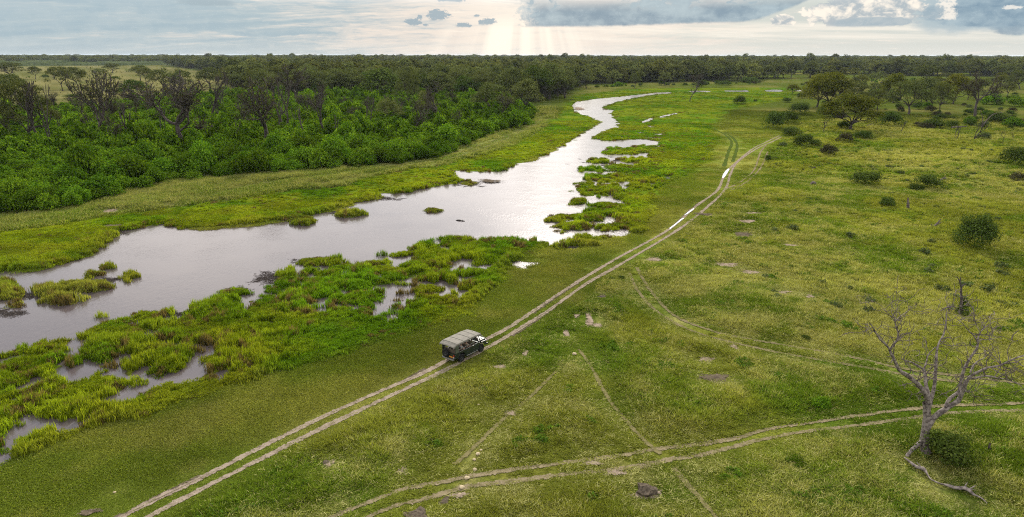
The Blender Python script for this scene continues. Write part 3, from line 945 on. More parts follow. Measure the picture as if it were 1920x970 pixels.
def blade_patch(name, n, rad, h, w, lean, seed, mats, straw=0.0, clump=0):
    """a patch of grass blades; a share of them end in straw-coloured seed heads"""
    rng = np.random.default_rng(seed)
    if clump:
        cc = rng.normal(size=(clump, 2)) * rad * 0.55
        xy = cc[rng.integers(0, clump, n)] + rng.normal(size=(n, 2)) * rad * 0.22
    else:
        xy = (rng.random((n, 2)) * 2 - 1) * rad
    hh = h * (0.5 + 0.8 * rng.random(n)) * np.exp(-(np.hypot(xy[:, 0], xy[:, 1]) / rad) ** 2 * 0.4)
    th = rng.random(n) * 2 * math.pi
    d = np.stack([np.cos(th), np.sin(th)], 1)
    ln = rng.normal(size=(n, 2)) * lean + np.array((0.12, -0.05)) * lean
    z0 = np.zeros(n) - 0.03
    a = np.column_stack([xy - d * w / 2, z0]); b = np.column_stack([xy + d * w / 2, z0])
    mid = xy + ln * hh[:, None] * 0.35; tip = xy + ln * hh[:, None]
    c = np.column_stack([mid + d * w * 0.42, hh * 0.6]); e = np.column_stack([mid - d * w * 0.42, hh * 0.6])
    t = np.column_stack([tip, hh])
    V = np.stack([a, b, c, e, t], 1).reshape(-1, 3)
    i = np.arange(n) * 5
    Q = np.stack([i, i + 1, i + 2, i + 3], 1); T3 = np.stack([i + 3, i + 2, i + 4], 1)
    sm = (rng.random(n) < straw).astype(int)
    return mesh_np(name, V, [Q, T3], mats, np.concatenate([sm, sm]))


def forb_patch(name, n, rad, h, leaf, seed, mats):
    rng = np.random.default_rng(seed)
    C = rng.normal(size=(n, 3)) * np.array((rad * 0.5, rad * 0.5, 0.0))
    rr = np.hypot(C[:, 0], C[:, 1]) / rad
    C[:, 2] = h * rng.random(n) ** 0.6 * np.clip(1.1 - rr, 0.2, 1)
    Nn = rand_unit(n, rng) * 0.7 + np.array((0, 0, 0.7)); Nn /= np.linalg.norm(Nn, axis=1, keepdims=True)
    V, F = leaf_quads(C, Nn, leaf, rng)
    return mesh_np(name, V, F, mats)


def lane_distance(x, y):
    d = np.full(x.shape, 1e9)
    for P, w in LANES:
        lo = P.min(0) - 3; hi = P.max(0) + 3
        k = (x > lo[0]) & (x < hi[0]) & (y > lo[1]) & (y < hi[1])
        if k.any():
            d[k] = np.minimum(d[k], line_d(x[k], y[k], [tuple(p) for p in P]) - w * 0.46)
    return d


def sector(n, r0, r1, rng, half=0.80):
    a = (rng.random(n) * 2 - 1) * half
    r = np.sqrt(r0 * r0 + rng.random(n) * (r1 * r1 - r0 * r0))
    return r * np.sin(a), r * np.cos(a)


def keep_view(x, y, top=165):
    """points inside the frame of the photograph, with a margin"""
    zc = y * CP + CAM_H * SP
    return (np.abs(x) < zc * 0.80) & (y > 29)


def scatter_ground():
    rng = np.random.default_rng(11)
    lawn = [blade_patch('lawn_tuft', 110, 0.75, 0.13, 0.05, 0.8, s, [M_GRASS, M_STRAW], 0.05) for s in (1, 2)]
    mead = [blade_patch('meadow_tuft', 120, 0.70, 0.36, 0.055, 0.55, s, [M_GRASS, M_STRAW], sx, 7) for s, sx in ((3, 0.06), (4, 0.14), (5, 0.26))]
    forb = [forb_patch('forb', 90, 0.55, 0.40, 0.17, s, [M_GRASS]) for s in (6, 7)]
    reed = [blade_patch('reed_tuft', 110, 0.72, 1.05, 0.060, 0.16, s, [M_REED], 0, 4) for s in (8, 9, 10)]
    bank = [blade_patch('dry_tuft', 110, 0.9, 0.55, 0.06, 0.5, s, [M_GRASS, M_STRAW], 0.2, 7) for s in (12, 13)]

    xs, ys = [], []
    for (n, r0, r1) in ((66000, 33, 95), (60000, 95, 190), (52000, 190, 420)):
        x, y = sector(n, r0, r1, rng)
        xs.append(x); ys.append(y)
    x = np.concatenate(xs); y = np.concatenate(ys)
    k = keep_view(x, y); x, y = x[k], y[k]
    F = water_field(x, y)
    cv = cover(x, y)
    ld = lane_distance(x, y)
    r = np.hypot(x, y)
    u = rng.random(len(x))
    land = (F < -0.25) & (ld > 0.05) & (cv['t'] < 0.6) & (cv['f'] < 0.5)
    grow = 1.0 + r * 0.0022
    jit = (0.80 + 0.42 * rng.random((len(x), 1)))
    col = cv['col'] * jit * np.array((1.14, 1.15, 1.06))
    trod = np.clip(ld / 2.4, 0.30, 1.0)

    def emit(name, sel, protos, w, hs, label, cat, ws=None):
        n = int(sel.sum())
        s = grow[sel] * (0.75 + 0.5 * rng.random(n))
        sc = np.stack([s, s, s * hs[sel] * trod[sel]], 1)
        z = -np.clip((F[sel] + 1.0) * 0.12, 0, 0.3)
        o = gn_scatter(name, np.stack([x[sel], y[sel], z], 1), sc, rng.random(n) * 6.28, col[sel], w[sel], protos)
        tag(o, label, cat)

    marsh = cv['m'] > 0.45
    bankk = (cv['b'] > 0.5) & ~marsh
    meadow = (cv['d'] > 0.5) & ~marsh & ~bankk
    rest = ~marsh & ~bankk & ~meadow
    clump = fbm(x, y, 5.5, 3, 77)
    w3 = np.clip((cv['n2'] * 0.5 + cv['n3'] * 0.5 - 0.38) * 12 + rng.normal(size=len(x)) * 0.7, 0, 2).astype(int)
    w2 = rng.integers(0, 2, len(x))
    one = np.ones(len(x))
    emit('meadow_grass', land & meadow & (u < 0.93), mead, w3, 0.45 + 1.3 * clump, 'tall yellow-green meadow grass with straw seed heads right of the sandy track', 'grass')
    emit('lawn_grass', land & rest, lawn, w2, 0.8 + 0.5 * clump, 'short cropped olive grass beside the sandy track', 'grass')
    emit('bank_grass', land & bankk, bank, w2, 0.7 + 0.6 * clump, 'pale dry grass between the leafy thicket and the river', 'grass')
    fsel = land & meadow & (fbm(x, y, 2.6, 3, 177) > 0.68) & (r < 260) & (ld > 2.0)
    col2 = col.copy()
    col[:] = np.array((0.085, 0.150, 0.018)) * (0.7 + 0.6 * rng.random((len(x), 1)))
    emit('broad_leaved_herbs', fsel, forb, w2, one, 'dark green broad-leaved herbs growing in the grass', 'herbs')
    col[:] = col2

    # reeds: denser sowing of their own
    xs, ys = [], []
    for (n, r0, r1) in ((60000, 45, 150), (42000, 150, 330), (16000, 330, 620)):
        a, b = sector(n, r0, r1, rng); xs.append(a); ys.append(b)
    x = np.concatenate(xs); y = np.concatenate(ys)
    k = keep_view(x, y); x, y = x[k], y[k]
    F = water_field(x, y)
    k = F < 1.6
    x, y, F = x[k], y[k], F[k]
    cv = cover(x, y)
    isle = np.zeros(len(x), bool)
    for p in ISLES:
        c = np.mean(p, axis=0); rr = max(math.hypot(q[0] - c[0], q[1] - c[1]) for q in p) + 1
        kk = np.hypot(x - c[0], y - c[1]) < rr
        if kk.any():
            isle[kk] |= poly_sd(x[kk], y[kk], p) > -0.6
    ld = lane_distance(x, y)
    r = np.hypot(x, y)
    u = rng.random(len(x))
    edge = (F > -0.25)
    ok = ((cv['m'] > 0.4) | isle) & (ld > 0.3) & (~edge | (u < 0.22 * np.exp(-F * 1.6)))
    x, y, F, r, u = x[ok], y[ok], F[ok], r[ok], u[ok]
    n = len(x)
    clump = fbm(x, y, 4.5, 3, 78)
    tall = 0.42 + 0.62 * sstep(clump, 0.32, 0.68)
    tall *= 0.45 + 0.55 * sstep(F, -6.0, -0.5)
    far = sstep(r, 150, 300)
    tall *= 1 - 0.5 * far
    s = (1.0 + r * 0.0022) * (0.75 + 0.5 * rng.random(n))
    base = cv['col'][ok]
    yel = sstep(fbm(x, y, 7.0, 3, 79), 0.48, 0.66)[:, None]
    tint = base * (0.8 + 0.4 * rng.random((n, 1))) * (1 - yel * 0.5) + np.array((0.19, 0.20, 0.020)) * yel * 0.5
    brown = (rng.random(n) < np.where(F > -0.8, 0.22, 0.03))[:, None]
    tint = np.where(brown, np.array((0.11, 0.085, 0.04)), tint) * 1.25 * (0.88 + 0.26 * sstep(clump, 0.3, 0.65))[:, None]
    z = -np.clip((F + 1.0) * 0.12, 0, 0.3)
    o = gn_scatter('marsh_reeds', np.stack([x, y, z], 1), np.stack([s, s, tall * (0.8 + 0.4 * rng.random(n))], 1), rng.random(n) * 6.28, tint, rng.integers(0, 3, n), reed)
    tag(o, 'bright green reeds and marsh grass standing in the shallows of the river', 'reeds')

    # floating mats of dead stems
    twig = []
    rg = np.random.default_rng(5)
    for s in range(2):
        L = []
        for k in range(26):
            p = rg.normal(size=3) * np.array((0.55, 0.35, 0.02)); p[2] = abs(p[2]) + 0.02
            d = rg.normal(size=3) * np.array((0.4, 0.25, 0.06))
            L.append((np.stack([p - d * 0.5, p + d * 0.5]), np.array((0.022, 0.014))))
        V, Fq = tubes(L, 3)
        twig.append(mesh_np('dead_stems', V, Fq, [M_BARK]))
    pts = []
    for (px, py, rx, ry, n) in ((600, 491, 36, 5, 46), (60, 553, 46, 5, 30), (190, 526, 40, 4, 26), (20, 588, 26, 4, 14), (330, 590, 34, 5, 20), (500, 520, 26, 8, 26), (810, 394, 14, 3, 10), (450, 545, 22, 5, 10),
        (215, 437, 20, 6, 20), (1070, 462, 20, 4, 16), (1000, 468, 40, 8, 16), (640, 396, 24, 6, 18), (720, 372, 30, 5, 16), (1060, 420, 26, 9, 18), (880, 345, 30, 5, 18), (440, 405, 60, 4, 18), (1140, 300, 60, 14, 30)):
        for k in range(n):
            pts.append(G(px + rg.normal() * rx * 0.5, py + rg.normal() * ry * 0.5))
    pts = np.array(pts)
    n = len(pts)
    s = 0.6 + 0.7 * rg.random(n)
    o = gn_scatter('floating_dead_reeds', np.column_stack([pts, np.full(n, WATER_Z)]), np.stack([s, s, s], 1), rg.random(n) * 6.28, np.ones((n, 3)), rg.integers(0, 2, n), twig)
    tag(o, 'brown mats of dead reed stems floating along the water edge', 'reed debris')


STONE_PX = [(903, 845), (897, 853), (890, 863), (891, 882), (877, 898), (867, 916), (863, 928), (898, 760), (835, 962), (1078, 665), (216, 925), (1128, 557)]
for q in STONE_PX:
    c_ = G(*q)
    LANES.append((np.array([(c_[0] - 0.1, c_[1] - 0.5), (c_[0] + 0.1, c_[1])]), 0.9))
BRANCH_PX = [(1696, 863), (1718, 880), (1733, 888), (1747, 904), (1775, 914), (1806, 922), (1826, 932), (1851, 947)]
LANES.append((np.array(Gs(BRANCH_PX)), 0.9))
LANES.append((np.array(Gs([(x_ + 2, y_ + 12) for x_, y_ in BRANCH_PX])), 1.2))
c_ = G(1213, 924)
LANES.append((np.array([(c_[0] - 0.5, c_[1]), (c_[0] + 0.5, c_[1])]), 2.2))
scatter_ground()

# ------------------------------------------------------------------ trees and bushes
def bez(p0, p1, p2, n):
    t = np.linspace(0, 1, n)[:, None]
    return p0 * (1 - t) ** 2 + 2 * p1 * t * (1 - t) + p2 * t ** 2


def crown_tree(seed, H, W, fork, nclump, nleaf, leaf, cr, flat=0.6, lean=0.05, dome=1.0, r0=None, stems=1, bark=None, leafm=None, sides=6):
    """tapered trunk forking into limbs, each carrying a clump of leaves; returns trunk mesh, crown mesh"""
    rng = np.random.default_rng(seed)
    r0 = r0 or H * 0.028
    lines = []
    top = np.array((rng.normal() * lean * H, rng.normal() * lean * H, fork * H))
    k = np.linspace(0, 1, 5)
    tr = bez(np.zeros(3), np.array((top[0] * 0.2, top[1] * 0.8, fork * H * 0.5)), top, 5)
    lines.append((tr, r0 * (1.35 - 0.55 * k - 0.0 * k) * np.where(k == 0, 1.25, 1)))
    cl = []
    for i in range(nclump):
        a = i * 2.39996 + rng.normal() * 0.35
        rr = math.sqrt((i + 0.4) / nclump) * W * 0.5 * (0.80 + 0.25 * rng.random())
        q = min(1.0, rr / (W * 0.5))
        z = fork * H + (H - fork * H) * ((0.22 + 0.75 * ((1 - q ** 2.4) ** 0.6 if dome < 1 else (1 - q ** 1.9) ** 0.8) * dome) * (1 - 0.55 * rng.random() ** 2.2))
        z = min(z, H - cr * flat * 0.8)
        cl.append(np.array((rr * math.cos(a) + top[0], rr * math.sin(a) + top[1], z)))
    nm = max(3, nclump // 5)
    mains = []
    for i in range(nm):
        c = cl[int(rng.integers(nclump // 3, nclump))]
        e = top + (c - top) * 0.55 + np.array((0, 0, -0.03 * H))
        m_ = top + (c - top) * 0.2 + np.array((0, 0, 0.07 * H))
        P = bez(top, m_, e, 5)
        lines.append((P, np.linspace(r0 * 0.62, r0 * 0.30, 5)))
        mains.append(P)
    for c in cl:
        best = min(((np.linalg.norm(P[j] - c), P[j]) for P in mains for j in range(1, 5)), key=lambda t: t[0])
        st = best[1] if best[0] < np.linalg.norm(c - top) else top
        P = bez(st, (st + c) * 0.5 + np.array((0, 0, 0.03 * H)) + rng.normal(size=3) * 0.02 * H, c, 4)
        lines.append((P, np.linspace(r0 * 0.28, r0 * 0.08, 4)))
    V, F = tubes(lines, sides)
    trunk = mesh_np('trunk', V, F, [bark or M_BARK], smooth=True)
    C, Nn = [], []
    for c in cl:
        rad = cr * (0.7 + 0.6 * rng.random())
        n = int(nleaf * (0.7 + 0.6 * rng.random()))
        d = rand_unit(n, rng)
        d[:, 2] = np.where(d[:, 2] < -0.25, -d[:, 2], d[:, 2])
        q = (0.45 + 0.6 * rng.random(n) ** 0.5)
        C.append(c + d * rad * q[:, None] * np.array((1, 1, flat)))
        o = d * 1.0 + rand_unit(n, rng) * 0.62 + np.array((0, 0, 0.30))
        Nn.append(o / np.linalg.norm(o, axis=1, keepdims=True))
    V, F = leaf_quads(np.concatenate(C), np.concatenate(Nn), leaf, rng)
    crown = mesh_np('crown', V, F, [leafm or M_FOREST])
    return trunk, crown, H, W


def branches(p, d, L, r, lev, rng, out, tips, wig=0.22, up=0.10, kids=(2, 3), spread=0.75, shrink=0.70):
    n = 5
    pts = [p.copy()]
    q = p.copy(); dd = d.copy()
    for i in range(n - 1):
        dd = dd + rng.normal(size=3) * wig + np.array((0, 0, up))
        dd /= np.linalg.norm(dd)
        q = q + dd * L / (n - 1)
        pts.append(q.copy())
    out.append((np.array(pts), np.linspace(r, r * 0.58, n)))
    if lev == 0:
        tips.append(q.copy())
        return
    for i in range(int(rng.integers(kids[0], kids[1] + 1))):
        nd = dd + rand_unit(1, rng)[0] * spread
        nd /= np.linalg.norm(nd)
        branches(q, nd, L * shrink * (0.8 + 0.4 * rng.random()), r * 0.56, lev - 1, rng, out, tips, wig, up, kids, spread, shrink)
    if lev >= 1 and rng.random() < 0.8:
        j = int(rng.integers(1, n - 1))
        nd = dd * 0.4 + rand_unit(1, rng)[0]
        nd /= np.linalg.norm(nd)
        branches(pts[j], nd, L * shrink * 0.75, r * 0.42, lev - 1, rng, out, tips, wig, up, kids, spread, shrink)


def bare_tree(seed, H, lev=4, leaves=0, leaf=0.3, leafm=None, bark=None, spread=0.75, up=0.10, stems=1, fuzz=0.5, r0=None, wig=0.2, first=0.34):
    rng = np.random.default_rng(seed)
    out, tips = [], []
    for s in range(stems):
        d = np.array((rng.normal() * 0.12 + (0.35 if stems > 1 else 0) * math.cos(s * 2.4), rng.normal() * 0.12 + (0.35 if stems > 1 else 0) * math.sin(s * 2.4), 1.0))
        d /= np.linalg.norm(d)
        branches(np.array((0.25 * s, 0.1 * s, -0.2)), d, H * first, (r0 or H * 0.022), lev, rng, out, tips, wig, up, (2, 3), spread, 0.68)
    zmax = max(P[:, 2].max() for P, _ in out)
    k = H / zmax
    out = [(P * k, R * 1.2 + 0.028) for P, R in out]
    tips = np.array(tips) * k
    V, F = tubes(out, 5)
    trunk = mesh_np('trunk', V, F, [bark or M_BARK], smooth=True)
    crown = None
    if leaves:
        idx = rng.integers(0, len(tips), leaves)
        C = tips[idx] + rng.normal(size=(leaves, 3)) * fuzz
        C[:, 2] = np.clip(C[:, 2], 1.0, None)
        Nn = rand_unit(leaves, rng)
        V, F = leaf_quads(C, Nn, leaf, rng)
        crown = mesh_np('crown', V, F, [leafm or M_GREYLEAF])
    W = 2 * max(np.percentile(np.abs(tips[:, 0]), 92), np.percentile(np.abs(tips[:, 1]), 92))
    return trunk, crown, H, max(W, 0.5)


def bush(name, seed, H, W, nblob, nleaf, leaf, leafm, low=0.0):
    """leafy bush built of overlapping leaf clumps right down to the ground"""
    rng = np.random.default_rng(seed)
    C, Nn = [], []
    for i in range(nblob):
        a = i * 2.39996 + rng.normal() * 0.4
        rr = math.sqrt((i + 0.2) / nblob) * W * (0.28 + 0.16 * rng.random())
        q = rr / (W * 0.5)
        rad = W * (0.11 + 0.17 * rng.random())
        zc = max(rad * 0.35, (H - rad * 0.8) * math.sqrt(max(0, 1 - q * q * 1.3)) * (0.55 + 0.45 * rng.random()))
        c = np.array((rr * math.cos(a), rr * math.sin(a), zc))
        n = int(nleaf / nblob * (0.7 + 0.6 * rng.random()))
        d = rand_unit(n, rng)
        q2 = 0.55 + 0.55 * rng.random(n) ** 0.6
        P = c + d * rad * q2[:, None] * np.array((1, 1, 0.85))
        C.append(P)
        o = d * 1.0 + rand_unit(n, rng) * 0.60 + np.array((0, 0, 0.35))
        Nn.append(o / np.linalg.norm(o, axis=1, keepdims=True))
    C = np.concatenate(C); Nn = np.concatenate(Nn)
    k = C[:, 2] > low
    V, F = leaf_quads(C[k], Nn[k], leaf, rng)
    return mesh_np(name, V, F, [leafm])


def put_tree(proto, name, loc, H, W, rz, label, cat='tree', group=None):
    tm, cm, h0, w0 = proto
    root = empty(name, (loc[0], loc[1], 0.0), rz)
    root.scale = (W / w0, W / w0, H / h0)
    tag(root, label, cat, group)
    link('trunk', tm, root)
    if cm is not None:
        link('crown', cm, root)
    return root


def tree_px(proto, name, px, py, top, wpx, label, cat='tree', group=None, rz=None, hidden=0.0):
    """tree whose foot shows at (px, py), top row and crown width as in the photograph"""
    x, y = G(px, py)
    if hidden:
        y = y - hidden * 1.6
        x = x * (y / (y + hidden * 1.6))
    H = zat(top, y)
    W = wpx * mpp(y, H / 2)
    return put_tree(proto, name, (x, y), H, W, random.uniform(0, 6.28) if rz is None else rz, label, cat, group)


ROUND = [crown_tree(s, 11.0, 10.5, 0.20, 34, 95, 0.46, 1.75, 0.80, 0.04, 1.0) for s in (101, 102, 103, 104)]
UMBR = [crown_tree(s, 9.0, 12.0, 0.28, 34, 95, 0.46, 1.75, 0.62, 0.05, 0.95) for s in (111, 112, 113)]
GOLD = [crown_tree(s, 11.0, 13.0, 0.16, 48, 190, 0.38, 1.8, 0.85, 0.05, 1.0, leafm=M_GOLD) for s in (121, 122)]
DARKT = [crown_tree(s, 10.0, 9.5, 0.18, 34, 100, 0.46, 1.65, 0.80, 0.04, 1.0, leafm=M_DARKLEAF) for s in (131, 132)]
OPEN = [bare_tree(s, 13.0, 5, 1300, 0.30, M_OPENLEAF, spread=0.62, r0=0.33, fuzz=0.70, up=0.13, wig=0.2) for s in (141, 142, 143)]
OPENG = [crown_tree(s, 12.0, 12.0, 0.22, 36, 160, 0.36, 1.6, 0.80, 0.06, 1.0, leafm=M_FOREST, r0=0.26) for s in (146, 147)]
TWIGGY = [bare_tree(s, 13.0, 6, 1900, 0.24, M_GREYLEAF, spread=0.70, r0=0.36, fuzz=0.55) for s in (151, 152, 153)]
BARE = [bare_tree(s, 12.0, 4, 90, 0.26, M_GREYLEAF, spread=0.62, r0=0.30, fuzz=0.4, wig=0.16) for s in (161, 162, 163, 164)]
SNAG = [bare_tree(s, 8.0, 2, 0, spread=0.55, r0=0.20, wig=0.16, up=0.16, first=0.5) for s in (171, 172, 173, 174)]
VFORK = [bare_tree(s, 9.0, 2, 0, spread=0.30, r0=0.16, wig=0.12, up=0.12, stems=2, first=0.55) for s in (181, 182)]

TALL = []
def T(proto, name, px, py, top, w, label, **k):
    TALL.append((px, py))
    return tree_px(proto, name, px, py, top, w, label, **k)

# tall trees standing out of the thicket on the left (their feet hidden by the bushes)
K = dict(hidden=3.0)
T(OPEN[0], 'thicket_tree', 28, 272, 208, 26, 'thin broken dead trunk with twigs at the far left of the thicket', **K)
T(OPENG[0], 'thicket_tree', 62, 275, 147, 96, 'leaning dark-leaved tree at the left end of the thicket', **K)
T(BARE[0], 'bare_tree', 80, 275, 150, 62, 'bare multi-stemmed tree with pale dead tops left in the thicket', **K)
T(VFORK[0], 'bare_tree', 96, 276, 158, 34, 'slender dead stems leaning beside the multi-stemmed tree', **K)
T(SNAG[0], 'dead_snag', 117, 264, 215, 20, 'broken grey stump of a tree in the thicket, its top snapped off', **K)
T(OPEN[1], 'thicket_tree', 182, 280, 140, 90, 'dark leaning tree with sparse crown against the pale clearing', **K)
T(OPEN[2], 'thicket_tree', 205, 250, 132, 100, 'wide forked open tree in front of the pale clearing', **K)
T(SNAG[1], 'dead_snag', 243, 278, 200, 40, 'dead black tree with stubby side branches right of the wide forked tree', **K)
T(VFORK[1], 'bare_tree', 306, 280, 200, 30, 'thin dead sapling with a fork alone in the thicket', **K)
T(BARE[3], 'bare_tree', 330, 215, 132, 60, 'bare tree with upright limbs behind the wide spreading tree', **K)
T(TWIGGY[0], 'spreading_tree', 360, 280, 150, 165, 'wide spreading twiggy tree with one long low limb reaching right', rz=0.4, **K)
T(BARE[1], 'bare_tree', 398, 230, 128, 70, 'bare tree reaching above the wide spreading tree', **K)
T(SNAG[2], 'dead_snag', 444, 282, 222, 20, 'short grey trunk with no crown under the long low limb', **K)
T(OPEN[0], 'thicket_tree', 499, 282, 140, 96, 'tall dark-stemmed tree with brownish sparse crown mid thicket', **K)
T(BARE[2], 'bare_tree', 522, 250, 140, 50, 'several slim stems rising close together mid thicket', **K)
T(VFORK[0], 'bare_tree', 536, 244, 150, 44, 'forked pale stem leaning right beside the slim stems', **K)
T(SNAG[3], 'dead_snag', 556, 262, 195, 24, 'thin dead pole with twig stubs in the thicket', **K)
T(SNAG[0], 'dead_snag', 575, 272, 195, 34, 'thick broken trunk with a few short limbs in the thicket', **K)
T(TWIGGY[1], 'thicket_tree', 565, 205, 120, 80, 'tall grey twiggy tree at the back of the thicket', **K)
T(BARE[0], 'bare_tree', 614, 262, 155, 60, 'leaning bare tree whose top bends to the right', **K)
T(SNAG[1], 'dead_snag', 633, 268, 215, 18, 'short dead stem beside the tree whose top bends right', **K)
T(VFORK[1], 'bare_tree', 688, 258, 178, 40, 'dead tree of two slender stems in a wide V', **K)
T(OPENG[1], 'thicket_tree', 735, 234, 185, 52, 'small brownish round-topped tree in the thicket', **K)
T(DARKT[0], 'dark_tree', 715, 190, 128, 72, 'large dense dark tree behind the middle of the thicket', **K)
T(OPENG[0], 'thicket_tree', 768, 210, 128, 56, 'slender tree with a tall narrow crown behind the round-topped tree', **K)
T(ROUND[0], 'thicket_tree', 798, 228, 172, 36, 'small green round crown on a pale bare trunk', **K)
T(TWIGGY[2], 'thicket_tree', 822, 234, 152, 70, 'fan-shaped twiggy tree near the right end of the thicket', **K)
T(OPENG[1], 'thicket_tree', 922, 218, 154, 78, 'broad round-crowned olive tree at the right end of the thicket', **K)
T(OPENG[0], 'thicket_tree', 905, 188, 138, 52, 'olive tree just behind the broad round-crowned tree', **K)
T(ROUND[1], 'bank_tree', 990, 214, 146, 60, 'tall grey-green tree on the bank where the thicket ends', hidden=1.0)
T(ROUND[2], 'bank_tree', 1060, 184, 130, 44, 'dark tree at the tip of the woods beside the river bend', hidden=1.0)
T(ROUND[3], 'bank_tree', 1030, 186, 118, 62, 'big dark tree at the edge of the woods above the river bend', hidden=1.0)
T(DARKT[1], 'bank_tree', 1008, 190, 122, 56, 'dark green tree behind the tall grey-green bank tree', hidden=1.0)
T(ROUND[0], 'bank_tree', 960, 190, 128, 60, 'dense tree rising behind the right end of the thicket', hidden=1.0)

rt = random.Random(12)
_n = 0
while _n < 34:
    px, py = rt.uniform(40, 940), rt.uniform(192, 262)
    x_, y_ = G(px, py)
    if poly_sd(np.array([x_]), np.array([y_]), THICKET)[0] < 4 or min(abs(px - a_) for a_, b_ in TALL) < 9:
        continue
    p_ = rt.choice([OPEN[0], OPEN[1], OPEN[2], TWIGGY[0], TWIGGY[1], TWIGGY[2], BARE[0], BARE[2], SNAG[1], VFORK[1]])
    h_ = rt.uniform(7.5, 13.5) if p_ not in (SNAG[1], VFORK[1]) else rt.uniform(5, 8)
    put_tree(p_, 'thicket_tree', (x_, y_), h_, p_[3] * h_ / p_[2] * rt.uniform(0.8, 1.1), rt.uniform(0, 6.28), 'dark-stemmed sparse tree standing among the bushes of the thicket', 'tree', 'sparse trees in the thicket')
    TALL.append((px, py))
    _n += 1

# trees in the pale clearing far left
K = dict(group='trees in the pale clearing')
C_ = 'tree'
T(UMBR[0], 'clearing_tree', 118, 172, 126, 44, 'biggest dark umbrella-shaped tree in the pale clearing', **K)
T(UMBR[1], 'clearing_tree', 148, 168, 128, 42, 'flat-topped tree just right of the biggest umbrella tree', **K)
T(UMBR[2], 'clearing_tree', 67, 150, 126, 24, 'small lone tree near the left edge of the clearing', **K)
T(UMBR[0], 'clearing_tree', 212, 138, 120, 29, 'lone flat-topped tree far back in the middle of the clearing', **K)
T(UMBR[1], 'clearing_tree', 264, 152, 124, 36, 'dark umbrella tree at the right side of the clearing', **K)
T(UMBR[2], 'clearing_tree', 275, 158, 128, 28, 'smaller tree leaning at the right side of the clearing', **K)
T(DARKT[0], 'clearing_tree', 255, 192, 150, 56, 'dense dark tree with drooping right side where clearing meets thicket', **K)
T(ROUND[1], 'clearing_tree', 312, 172, 128, 48, 'dark tree on tall stems at the clearing edge', **K)
T(ROUND[2], 'clearing_tree', 340, 176, 130, 44, 'second dark tree on tall stems at the clearing edge', **K)
T(UMBR[2], 'clearing_tree', 20, 150, 118, 50, 'spreading tree at the left frame edge behind the thicket', **K)
T(UMBR[1], 'clearing_tree', 20, 198, 142, 66, 'dark wide crown rising from the thicket at the left frame edge', **K)
T(ROUND[3], 'clearing_tree', 395, 168, 128, 46, 'rounded tree behind the bare trees right of the clearing', **K)
T(UMBR[0], 'clearing_tree', 188, 148, 130, 28, 'low flat tree behind the wide forked tree in the clearing', **K)
T(UMBR[2], 'clearing_tree', 440, 172, 140, 60, 'yellow-green flat crown at the back of the thicket', **K)

# middle distance beyond the river
K = dict(group='trees along the far meadow')
T(ROUND[0], 'meadow_tree', 1100, 166, 133, 26, 'grey bushy tree at the left of the far meadow', **K)
T(OPENG[1], 'meadow_tree', 1190, 165, 135, 22, 'small brownish tree alone on the far meadow', **K)
T(OPENG[0], 'meadow_tree', 1246, 160, 134, 26, 'rounded tree with a dark base on the far meadow', **K)
T(TWIGGY[0], 'meadow_tree', 1312, 163, 139, 28, 'pale purplish twiggy tree behind the far dead tree', **K)
T(BARE[1], 'dead_tree', 1293, 190, 154, 28, 'bare dead tree standing in the marsh by the far river')

# the right-hand grove
K = dict(group='trees of the right-hand grove')
T(GOLD[0], 'grove_tree', 1594, 244, 177, 108, 'golden-green broad tree, nearest of the right-hand grove', **K)
T(GOLD[1], 'grove_tree', 1558, 204, 137, 86, 'tall golden-green tree behind the nearest golden tree', **K)
T(GOLD[0], 'grove_tree', 1532, 200, 140, 60, 'golden-green tree at the left end of the right-hand grove', **K)
T(ROUND[1], 'grove_tree', 1600, 188, 150, 46, 'dark green tree right of the tall golden tree', **K)
T(OPENG[0], 'grove_tree', 1645, 206, 166, 46, 'thin twiggy green tree on slim stems in the grove', **K)
T(GOLD[1], 'grove_tree', 1675, 192, 138, 50, 'yellowish upright tree in the middle of the grove', **K)
T(OPENG[1], 'grove_tree', 1704, 214, 148, 82, 'thick-trunked tree with a long low limb in the grove', **K)
T(ROUND[2], 'grove_tree', 1738, 190, 144, 52, 'dark crown behind the thick-trunked tree', **K)
T(OPENG[0], 'grove_tree', 1762, 210, 152, 44, 'thin pale-stemmed tree between the thick trunk and dark trunk', **K)
T(GOLD[0], 'grove_tree', 1787, 194, 139, 48, 'yellow-green round tree left of the tall dark trunk', **K)
T(TWIGGY[1], 'grove_tree', 1828, 220, 132, 60, 'tall tree with straight dark trunk and purplish twiggy crown', **K)
T(UMBR[0], 'grove_tree', 1736, 160, 122, 46, 'flat-topped tree on the rise behind the grove', **K)
T(UMBR[1], 'grove_tree', 1640, 156, 136, 28, 'small umbrella tree in the clearing behind the grove', **K)
T(UMBR[2], 'grove_tree', 1884, 152, 119, 44, 'rounded dark tree far back on the right', **K)
T(OPENG[1], 'grove_tree', 1912, 166, 130, 42, 'brownish tree at the right frame edge', **K)
T(TWIGGY[2], 'grove_tree', 1868, 196, 154, 60, 'low grey thorny tree right of the tall dark trunk', **K)
T(GOLD[1], 'grove_tree', 1485, 176, 158, 26, 'small round tree on the meadow left of the grove', **K)

# dead stems in the right-hand meadow
def S(px, py, top, w, label, proto, name='dead_sapling', cat='dead tree'):
    T(proto, name, px, py, top, w, label, cat=cat)
S(1545, 249, 224, 18, 'small dead forked stem left of the nearest golden tree', SNAG[1])
S(1689, 247, 226, 12, 'pale dead stem bent over beside a dark bush', SNAG[2])
S(1792, 262, 232, 16, 'thin dead sapling leaning right on the open meadow', VFORK[0])
S(1826, 262, 226, 34, 'dead branch forked in a V over a grey bush', VFORK[1])
S(1880, 270, 246, 14, 'thin dead sapling near the right edge', SNAG[3])
S(1898, 264, 248, 10, 'short dead twig near the right edge', SNAG[0])

